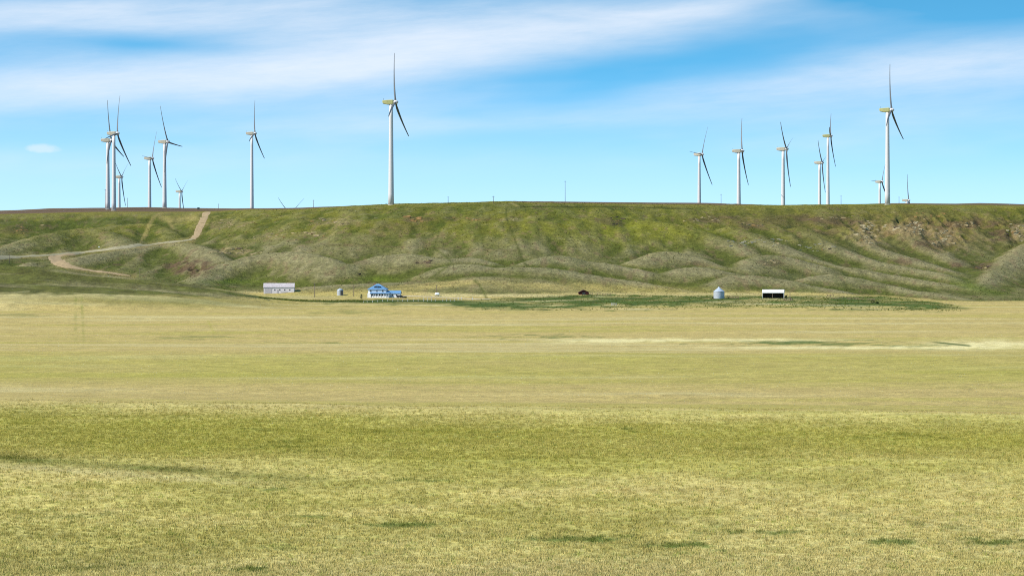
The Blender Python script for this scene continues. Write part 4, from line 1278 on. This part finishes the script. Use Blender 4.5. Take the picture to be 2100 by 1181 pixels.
# dark red shed
p = hit(1197.5, 604.5, 1300, 1640)
t = empty('shed', p, math.radians(4))
tag(t, 'small dark red gabled shed beside the corral', 'shed')
g = MB(); g.prism([(-3.1, -0.4), (3.1, -0.4), (3.1, 1.5), (0, 2.9), (-3.1, 1.5)], 0, 5); g.build('wall', M_RED, t)
for sg in (-1, 1):
    MB().add([(sg * 3.5, -0.3, 1.38), (sg * 3.5, 5.3, 1.38), (0, 5.3, 2.96), (0, -0.3, 2.96), (sg * 3.5, -0.3, 1.56), (sg * 3.5, 5.3, 1.56), (0, 5.3, 3.14), (0, -0.3, 3.14)],
             [(0, 1, 2, 3), (4, 5, 6, 7), (0, 1, 5, 4), (1, 2, 6, 5), (2, 3, 7, 6), (3, 0, 4, 7)]).build('roof', M_REDR, t)
MB().box(-1.0, 0.9, -0.06, -0.003, 0, 1.6).build('door', M_DARK, t)


def fence_run(name, lab, pts, ph, mat, rails, group=None, pw=0.16, jit=0.0, y0=1300, y1=1640, wire=False, tall=()):
    """posts standing at photograph pixels, joined by rails"""
    G = [hit(a, b, y0, y1) for a, b in pts]
    ym = sum(q.y for q in G) / len(G)
    for q in G:                                     # one straight-ish line on the ground
        q.y = 0.25 * q.y + 0.75 * ym
    G = [on_row(a, q.y) for (a, b), q in zip(pts, G)]
    t = empty(name, G[0])
    tag(t, lab, {'gate_post': 'post', 'loading_chute': 'chute'}.get(name, 'fence'), group)
    tops = []
    for i, q in enumerate(G):
        hgt = ph * (1 + rnd.uniform(-jit, jit)) * (1.45 if i in tall else 1)
        l = q - G[0]
        lean = Vector((rnd.uniform(-jit, jit) * 0.3, rnd.uniform(-jit, jit) * 0.3, 0))
        MB().bar(l + Vector((0, 0, -0.3)), l + Vector((0, 0, hgt)) + lean, pw).build('post', mat, t)
        tops.append((l, hgt))
    for (a, ha), (b_, hb_) in zip(tops[:-1], tops[1:]):
        for k in rails:
            if not wire and jit and rnd.random() < jit * 0.8:
                continue
            d = 0.02 if wire else 0.13
            MB().bar(a + Vector((0, -pw * 0.6, ha * k)), b_ + Vector((0, -pw * 0.6, hb_ * k)), d * 0.4 if not wire else d, d).build('wire' if wire else 'rail', M_DARK if wire else mat, t)
    return t


yard = [745, 753, 764, 774.6, 784.6, 795, 805.5, 816, 825.7, 836, 847.6, 857.5, 868.4, 877, 884.7, 892.7, 908, 916, 923.3, 931.5]
fence_run('yard_fence', 'row of white fence posts along the green lawn before the farmhouse', [(x, 618.2 - 0.3 * k / 20) for k, x in enumerate(yard)], 1.35, M_PALEWOOD, (0.5, 0.9), pw=0.24, wire=True, tall=(12, 13, 14))
fence_run('gate_post', 'pale gate post right of the white fence row, left of a close pair', [(939.5, 615)], 1.7, M_PALEWOOD, (), pw=0.4)
fence_run('gate_post', 'pale gate post right of the white fence row, right of a close pair', [(946, 615)], 1.7, M_PALEWOOD, (), pw=0.4)
fence_run('gate_post', 'lone pale gate post at the far right end of the lane', [(969, 614.8)], 1.6, M_PALEWOOD, (), pw=0.35)
fence_run('corral_fence', 'brown wooden corral rails right of the dark red shed', [(1210 + 5.2 * k, 606.3) for k in range(9)], 1.5, M_WOOD, (0.35, 0.65, 0.95), pw=0.2, jit=0.2)
fence_run('loading_chute', 'sloping brown plank chute right of the large grain bin', [(1491, 609), (1497, 611), (1503, 612.5), (1509, 614), (1515, 615.5)], 1.7, M_WOOD, (0.25, 0.5, 0.75, 0.95), pw=0.22, jit=0.05)
fence_run('corral_fence', 'broken brown corral beside the white open shed', [(1608, 613.5), (1612, 615), (1616, 616.5), (1621, 618), (1625, 618)], 1.5, M_WOOD, (0.2, 0.4, 0.6, 0.8), pw=0.28, jit=0.35)
fence_run('corral_fence', 'tumbledown brown fence line at right of the yard', [(1696 + 8.2 * k, 610 + 0.75 * k) for k in range(13)], 1.3, M_WOOD, (0.3, 0.55, 0.8), pw=0.22, jit=0.45)
fence_run('corral_fence', 'short grey fence stub at upper right of yard', [(1697, 607), (1703, 608), (1709, 610.5)], 1.6, M_WOOD, (0.4, 0.7, 0.95), pw=0.25, jit=0.3)
fence_run('wire_fence', 'thin wire fence between farmhouse lane and dark red shed', [(1010 + 11.5 * k, 611.5 - 0.42 * k) for k in range(16)], 1.1, M_WOOD, (0.5, 0.9), pw=0.13, wire=True)

# bale feeder ring
p = hit(1259, 626, 1250, 1640)
t = empty('hay_feeder', p)
tag(t, 'small metal ring feeder on the green yard below the corral', 'feeder')
for z in (0.15, 0.7, 1.25):
    rg = MB(); n = 20
    for k in range(n):
        a, b_ = 2 * math.pi * k / n, 2 * math.pi * (k + 1) / n
        rg.bar((1.6 * math.cos(a), 1.6 * math.sin(a), z), (1.6 * math.cos(b_), 1.6 * math.sin(b_), z), 0.08)
    rg.build('hoop', M_STEEL, t)
for k in range(10):
    a = 2 * math.pi * k / 10
    MB().bar((1.6 * math.cos(a), 1.6 * math.sin(a), 0), (1.6 * math.cos(a), 1.6 * math.sin(a), 1.3), 0.07).build('upright', M_STEEL, t)

# marker on the left road
p = hit(203, 509, 1500, 2000)
t = empty('road_marker', p)
tag(t, 'small white marker post beside the road on the left hillside', 'marker')
MB().box(-0.12, 0.12, -0.12, 0.12, -0.3, 0.8).build('post', M_WOOD, t)
MB().box(-0.4, 0.4, -0.18, -0.123, 0.5, 1.4).build('plate', M_WHITEM, t)

# black cow on the slope behind the house
M_COW = material('black_hide', (0.012, 0.010, 0.009), 0.8)
p = hit(739.5, 565.3, 1500, 1900)
me = bpy.data.meshes.new('black_cow')
cv = [(0, 0, 1.05), (0.45, 0, 1.08), (0.8, 0, 1.12), (1.15, 0, 1.05), (1.45, 0, 0.75), (1.68, 0, 0.45),            # pelvis .. chest, neck down, head, muzzle
      (0.75, 0.22, 0.72), (0.75, 0.22, 0.38), (0.77, 0.22, 0.03), (0.75, -0.22, 0.72), (0.72, -0.22, 0.38), (0.73, -0.22, 0.03),
      (-0.15, 0.22, 0.75), (-0.25, 0.22, 0.42), (-0.2, 0.22, 0.03), (-0.15, -0.22, 0.75), (-0.27, -0.22, 0.42), (-0.24, -0.22, 0.03),
      (-0.35, 0, 1.12), (-0.45, 0, 0.6), (1.42, 0.2, 0.86), (1.42, -0.2, 0.86)]
ce = [(0, 1), (1, 2), (2, 3), (3, 4), (4, 5), (2, 6), (6, 7), (7, 8), (2, 9), (9, 10), (10, 11), (0, 12), (12, 13), (13, 14), (0, 15), (15, 16), (16, 17), (0, 18), (18, 19), (4, 20), (4, 21)]
cr_ = [.36, .40, .38, .24, .18, .10, .14, .08, .07, .14, .08, .07, .17, .09, .07, .17, .09, .07, .07, .04, .05, .05]
me.from_pydata(cv, ce, [])
cow = bpy.data.objects.new('black_cow', me)
COL.objects.link(cow)
md = cow.modifiers.new('skin', 'SKIN')
for i, r_ in enumerate(cr_):
    me.skin_vertices[0].data[i].radius = (r_, r_)
me.skin_vertices[0].data[0].use_root = True
sb = cow.modifiers.new('sub', 'SUBSURF'); sb.levels = 1; sb.render_levels = 1
me.materials.append(M_COW)
cow.location = p; cow.rotation_euler = (0, 0, math.radians(200)); cow.scale = (1.1, 1.1, 1.1)
tag(cow, 'black cow grazing on the green slope behind the farmhouse', 'cow')

# ------------------------------------------------------------------ shrubs
def leaf_mat(name, c):
    mt = bpy.data.materials.new(name); mt.use_nodes = True
    n = NT(mt.node_tree)
    g = n.node('ShaderNodeNewGeometry')
    f = n.noise(g.outputs['Position'], 3.0, 2.0)
    k = n.mix(n.rng(f, 0.3, 0.7, 0, 1), tuple(x * 0.6 for x in c) + (1,), tuple(x * 1.35 for x in c) + (1,))
    d = n.node('ShaderNodeBsdfDiffuse'); n.put(d.inputs[0], k)
    o = n.node('ShaderNodeOutputMaterial'); n.t.links.new(d.outputs[0], o.inputs[0])
    return mt


M_LEAF = leaf_mat('shrub_leaf', (0.045, 0.065, 0.022))
M_LEAFG = leaf_mat('pale_shrub_leaf', (0.20, 0.21, 0.12))


def shrub(px, py, wd, hg, lab, mat, seed):
    r = random.Random(seed)
    p = hit(px, py, 1250, 1660)
    t = empty('shrub', p); tag(t, lab, 'shrub', 'shrubs around the farmyard')
    cr = MB()
    for _ in range(170):
        a = r.uniform(0, 2 * math.pi); q = r.random() ** 0.5; z = r.random()
        rad = wd / 2 * q * math.sqrt(max(0.05, 1 - (z * 0.9) ** 2)) * (0.75 + 0.5 * r.random())
        c_ = Vector((rad * math.cos(a), rad * math.sin(a) * 0.8, hg * (0.08 + 0.9 * z)))
        d1 = Vector((r.uniform(-1, 1), r.uniform(-1, 1), r.uniform(-1, 1))).normalized() * 0.22
        d2 = Vector((r.uniform(-1, 1), r.uniform(-1, 1), r.uniform(-1, 1))).normalized() * 0.16
        cr.add([c_ - d1, c_ + d2, c_ + d1, c_ - d2], [(0, 1, 2, 3)])
    cr.build('crown', mat, t)
    st = MB()
    for k in range(4):
        a = k * 1.6
        st.bar((0, 0, -0.2), (0.3 * wd * math.cos(a), 0.3 * wd * math.sin(a), hg * 0.6), 0.06)
    st.build('stems', M_WOOD, t)


for a in ((1790, 622, 3.2, 1.9, 'dark shrub at the end of the tumbledown fence', M_LEAF, 1),
          (1799, 623, 2.2, 1.2, 'low dark shrub right of the dark shrub by the fence end', M_LEAF, 2),
          (741, 613, 1.6, 3.0, 'pale upright shrub at the left end of the white fence', M_LEAFG, 3),
          (1612, 611, 1.6, 1.6, 'small dark shrub between white shed and broken corral', M_LEAF, 4),
          (832, 611, 1.6, 0.9, 'low dark shrub right of the black car', M_LEAF, 5),
          (1462.5, 612, 1.4, 1.0, 'small dark shrub at the left foot of the large grain bin', M_LEAF, 6)):
    shrub(*a)

# ------------------------------------------------------------------ grass
def tuft(name, seed, n, hgt, spread, wid, mat):
    r = random.Random(seed)
    vs, fs = [], []
    for i in range(n):
        a = r.uniform(0, 2 * math.pi); q = spread * r.random() ** 0.6
        bx, by = q * math.cos(a), q * math.sin(a)
        h_ = hgt * r.uniform(0.5, 1.1)
        la = r.uniform(0, 2 * math.pi); ln = h_ * r.uniform(0.1, 0.55)
        lx, ly = ln * math.cos(la), ln * math.sin(la)
        wa = r.uniform(0, math.pi); wx, wy = wid * math.cos(wa), wid * math.sin(wa)
        o = len(vs)
        vs += [(bx - wx, by - wy, -0.03), (bx + wx, by + wy, -0.03), (bx + lx * .35 - wx * .8, by + ly * .35 - wy * .8, h_ * .55), (bx + lx * .35 + wx * .8, by + ly * .35 + wy * .8, h_ * .55), (bx + lx, by + ly, h_)]
        fs += [(o, o + 1, o + 3, o + 2), (o + 2, o + 3, o + 4)]
    return bpy.data.objects.new(name, MB().add(vs, fs).mesh(name, mat))


def grass_mat():
    mt = bpy.data.materials.new('prairie_grass'); mt.use_nodes = True
    n = NT(mt.node_tree)
    at = n.node('ShaderNodeAttribute', attribute_name='tint', attribute_type='INSTANCER')
    tcn = n.node('ShaderNodeTexCoord')
    c = at.outputs['Color']
    d = n.node('ShaderNodeBsdfDiffuse'); n.put(d.inputs[0], c)
    ge = n.node('ShaderNodeNewGeometry')
    va = n.node('ShaderNodeVectorMath', operation='MULTIPLY_ADD')
    n.put(va.inputs[0], ge.outputs['Normal']); va.inputs[1].default_value = (0.45, 0.45, 0.2); va.inputs[2].default_value = (0, 0, 1)
    vn = n.node('ShaderNodeVectorMath', operation='NORMALIZE'); n.put(vn.inputs[0], va.outputs[0])
    n.put(d.inputs['Normal'], vn.outputs[0])
    tr = n.node('ShaderNodeBsdfTranslucent'); n.put(tr.inputs[0], n.mix(1.0, c, (1.0, 1.0, 0.7, 1), 'MULTIPLY'))
    mx = n.node('ShaderNodeMixShader'); mx.inputs[0].default_value = 0.32
    n.t.links.new(d.outputs[0], mx.inputs[1]); n.t.links.new(tr.outputs[0], mx.inputs[2])
    o = n.node('ShaderNodeOutputMaterial'); n.t.links.new(mx.outputs[0], o.inputs[0])
    return mt


M_GRASS = grass_mat()
rng = np.random.default_rng(5)


def gz_v(U, Y):
    i = np.clip(np.searchsorted(_lu, U) - 1, 0, NU - 2); j = np.clip(np.searchsorted(_ly, Y) - 1, 0, NY - 2)
    fu = (U - _lu[i]) / (_lu[i + 1] - _lu[i]); fy = (Y - _ly[j]) / (_ly[j + 1] - _ly[j])
    return (GZ[j, i] * (1 - fu) + GZ[j, i + 1] * fu) * (1 - fy) + (GZ[j + 1, i] * (1 - fu) + GZ[j + 1, i + 1] * fu) * fy


def scatter(name, lab, U, Y, src, smin, smax_, bright=1.0, mask=None, jitter=0.10, cat='grass', fleck=0.08, only=None):
    Z = gz_v(U, Y); X = (U - CX) / F * np.maximum(Y, 110)
    P_ = CY - Z / Y * F
    col = veg(U, P_, X, Y, np.zeros_like(U), Y - tab(U, CREST_Y)) * bright
    if only is not None:
        col = col * 0 + only
    n = len(U)
    k = 1 + rng.normal(0, jitter, n)
    col = col * np.clip(k, 0.45, 1.8)[:, None]
    dryk = rng.random(n)[:, None]
    col = np.where(dryk < fleck, col * (1.25, 1.2, 1.3), np.where(dryk > 1 - fleck, col * (0.66, 0.84, 0.58), col))
    col = np.clip(col, 0.005, 0.85)
    me = bpy.data.meshes.new(name)
    me.vertices.add(n)
    me.vertices.foreach_set('co', np.stack([X, Y, Z], -1).astype(np.float32).ravel())
    a = me.attributes.new('tint', 'FLOAT_COLOR', 'POINT')
    a.data.foreach_set('color', np.concatenate([col, np.ones((n, 1))], 1).astype(np.float32).ravel())
    a = me.attributes.new('size', 'FLOAT', 'POINT'); a.data.foreach_set('value', rng.uniform(smin, smax_, n).astype(np.float32))
    a = me.attributes.new('turn', 'FLOAT_VECTOR', 'POINT')
    tv = np.zeros((n, 3)); tv[:, 2] = rng.uniform(0, 6.283, n)
    a.data.foreach_set('vector', tv.astype(np.float32).ravel())
    ob = bpy.data.objects.new(name, me); COL.objects.link(ob)
    me.materials.append(M_GRASS)
    ng = bpy.data.node_groups.new(name + '_scatter', 'GeometryNodeTree')
    ng.interface.new_socket('Geometry', in_out='INPUT', socket_type='NodeSocketGeometry')
    ng.interface.new_socket('Geometry', in_out='OUTPUT', socket_type='NodeSocketGeometry')
    gi = ng.nodes.new('NodeGroupInput'); go = ng.nodes.new('NodeGroupOutput')
    oi = ng.nodes.new('GeometryNodeObjectInfo'); oi.inputs['Object'].default_value = src; oi.inputs['As Instance'].default_value = True
    mp = ng.nodes.new('GeometryNodeMeshToPoints')
    ip = ng.nodes.new('GeometryNodeInstanceOnPoints')
    n1 = ng.nodes.new('GeometryNodeInputNamedAttribute'); n1.data_type = 'FLOAT'; n1.inputs[0].default_value = 'size'
    n2 = ng.nodes.new('GeometryNodeInputNamedAttribute'); n2.data_type = 'FLOAT_VECTOR'; n2.inputs[0].default_value = 'turn'
    L = ng.links.new
    L(gi.outputs[0], mp.inputs[0]); L(mp.outputs[0], ip.inputs['Points']); L(oi.outputs['Geometry'], ip.inputs['Instance'])
    L(n1.outputs[0], ip.inputs['Scale']); L(n2.outputs[0], ip.inputs['Rotation']); L(ip.outputs[0], go.inputs[0])
    mo = ob.modifiers.new('scatter', 'NODES'); mo.node_group = ng
    tag(ob, lab, cat, kind='stuff')
    return ob


NT_ = 66000
for i, sd in enumerate((3, 8)):
    src = tuft('grass_tuft', sd, 12, 0.22, 0.26, 0.012, M_GRASS)
    q = rng.random(NT_)
    Y = 1 / (1 / 112.0 + q * (1 / 345.0 - 1 / 112.0))
    q2 = rng.random(NT_)
    Y = np.where(q2 < 0.42, rng.uniform(215, 330, NT_), Y)
    U = rng.uniform(-230, 2330, NT_)
    keep = rng.random(NT_) > 0.93 * sstep(268, 305, Y * (1 + 0.075 * (U - 1050) / 1050.0))     # thinning out over the top of the rise
    U, Y = U[keep], Y[keep]
    scatter('prairie_grass', 'knee-high yellow-green grass covering the foreground rise', U, Y, src, 0.5, 1.2, 1.12)
# sage and bunch grass on the hillsides
src = tuft('sage_bush', 33, 26, 0.5, 0.42, 0.07, M_GRASS)
NH_ = 9000
U = rng.uniform(-150, 2250, NH_); Y = rng.uniform(1520, 1960, NH_)
scatter('hillside_sage', 'low sagebrush and bunch grass speckling the ridge slopes', U, Y, src, 0.3, 0.95, 0.9, jitter=0.25, cat='sagebrush')
# rank green weeds round the yard
src = tuft('green_weed', 44, 22, 0.6, 0.5, 0.06, M_GRASS)
NW_ = 3800
U = np.concatenate([960 + 1010 * rng.beta(1.6, 1.3, NW_ - 700), rng.uniform(530, 745, 700)])
tb = tab(U, [(530, 609), (600, 614.5), (640, 616), (745, 616), (960, 615), (1200, 605), (1560, 608), (1800, 609), (1900, 618), (2010, 634)])
bb = tab(U, [(530, 611), (600, 617), (640, 619), (745, 619), (900, 628), (1000, 638), (1250, 636), (1600, 631), (1850, 639), (2010, 640)])
Pw = tb + (bb - tb) * rng.random(NW_) ** 1.4
Yw = np.array([hit(a, b, 1250, 1640).y for a, b in zip(U, Pw)])
scatter('yard_weeds', 'rank dark green weeds growing around the farmyard', U, Yw, src, 0.25, 0.9, 1.0, jitter=0.25, cat='weeds', only=C_LUSH * (2.6, 1.9, 1.6))
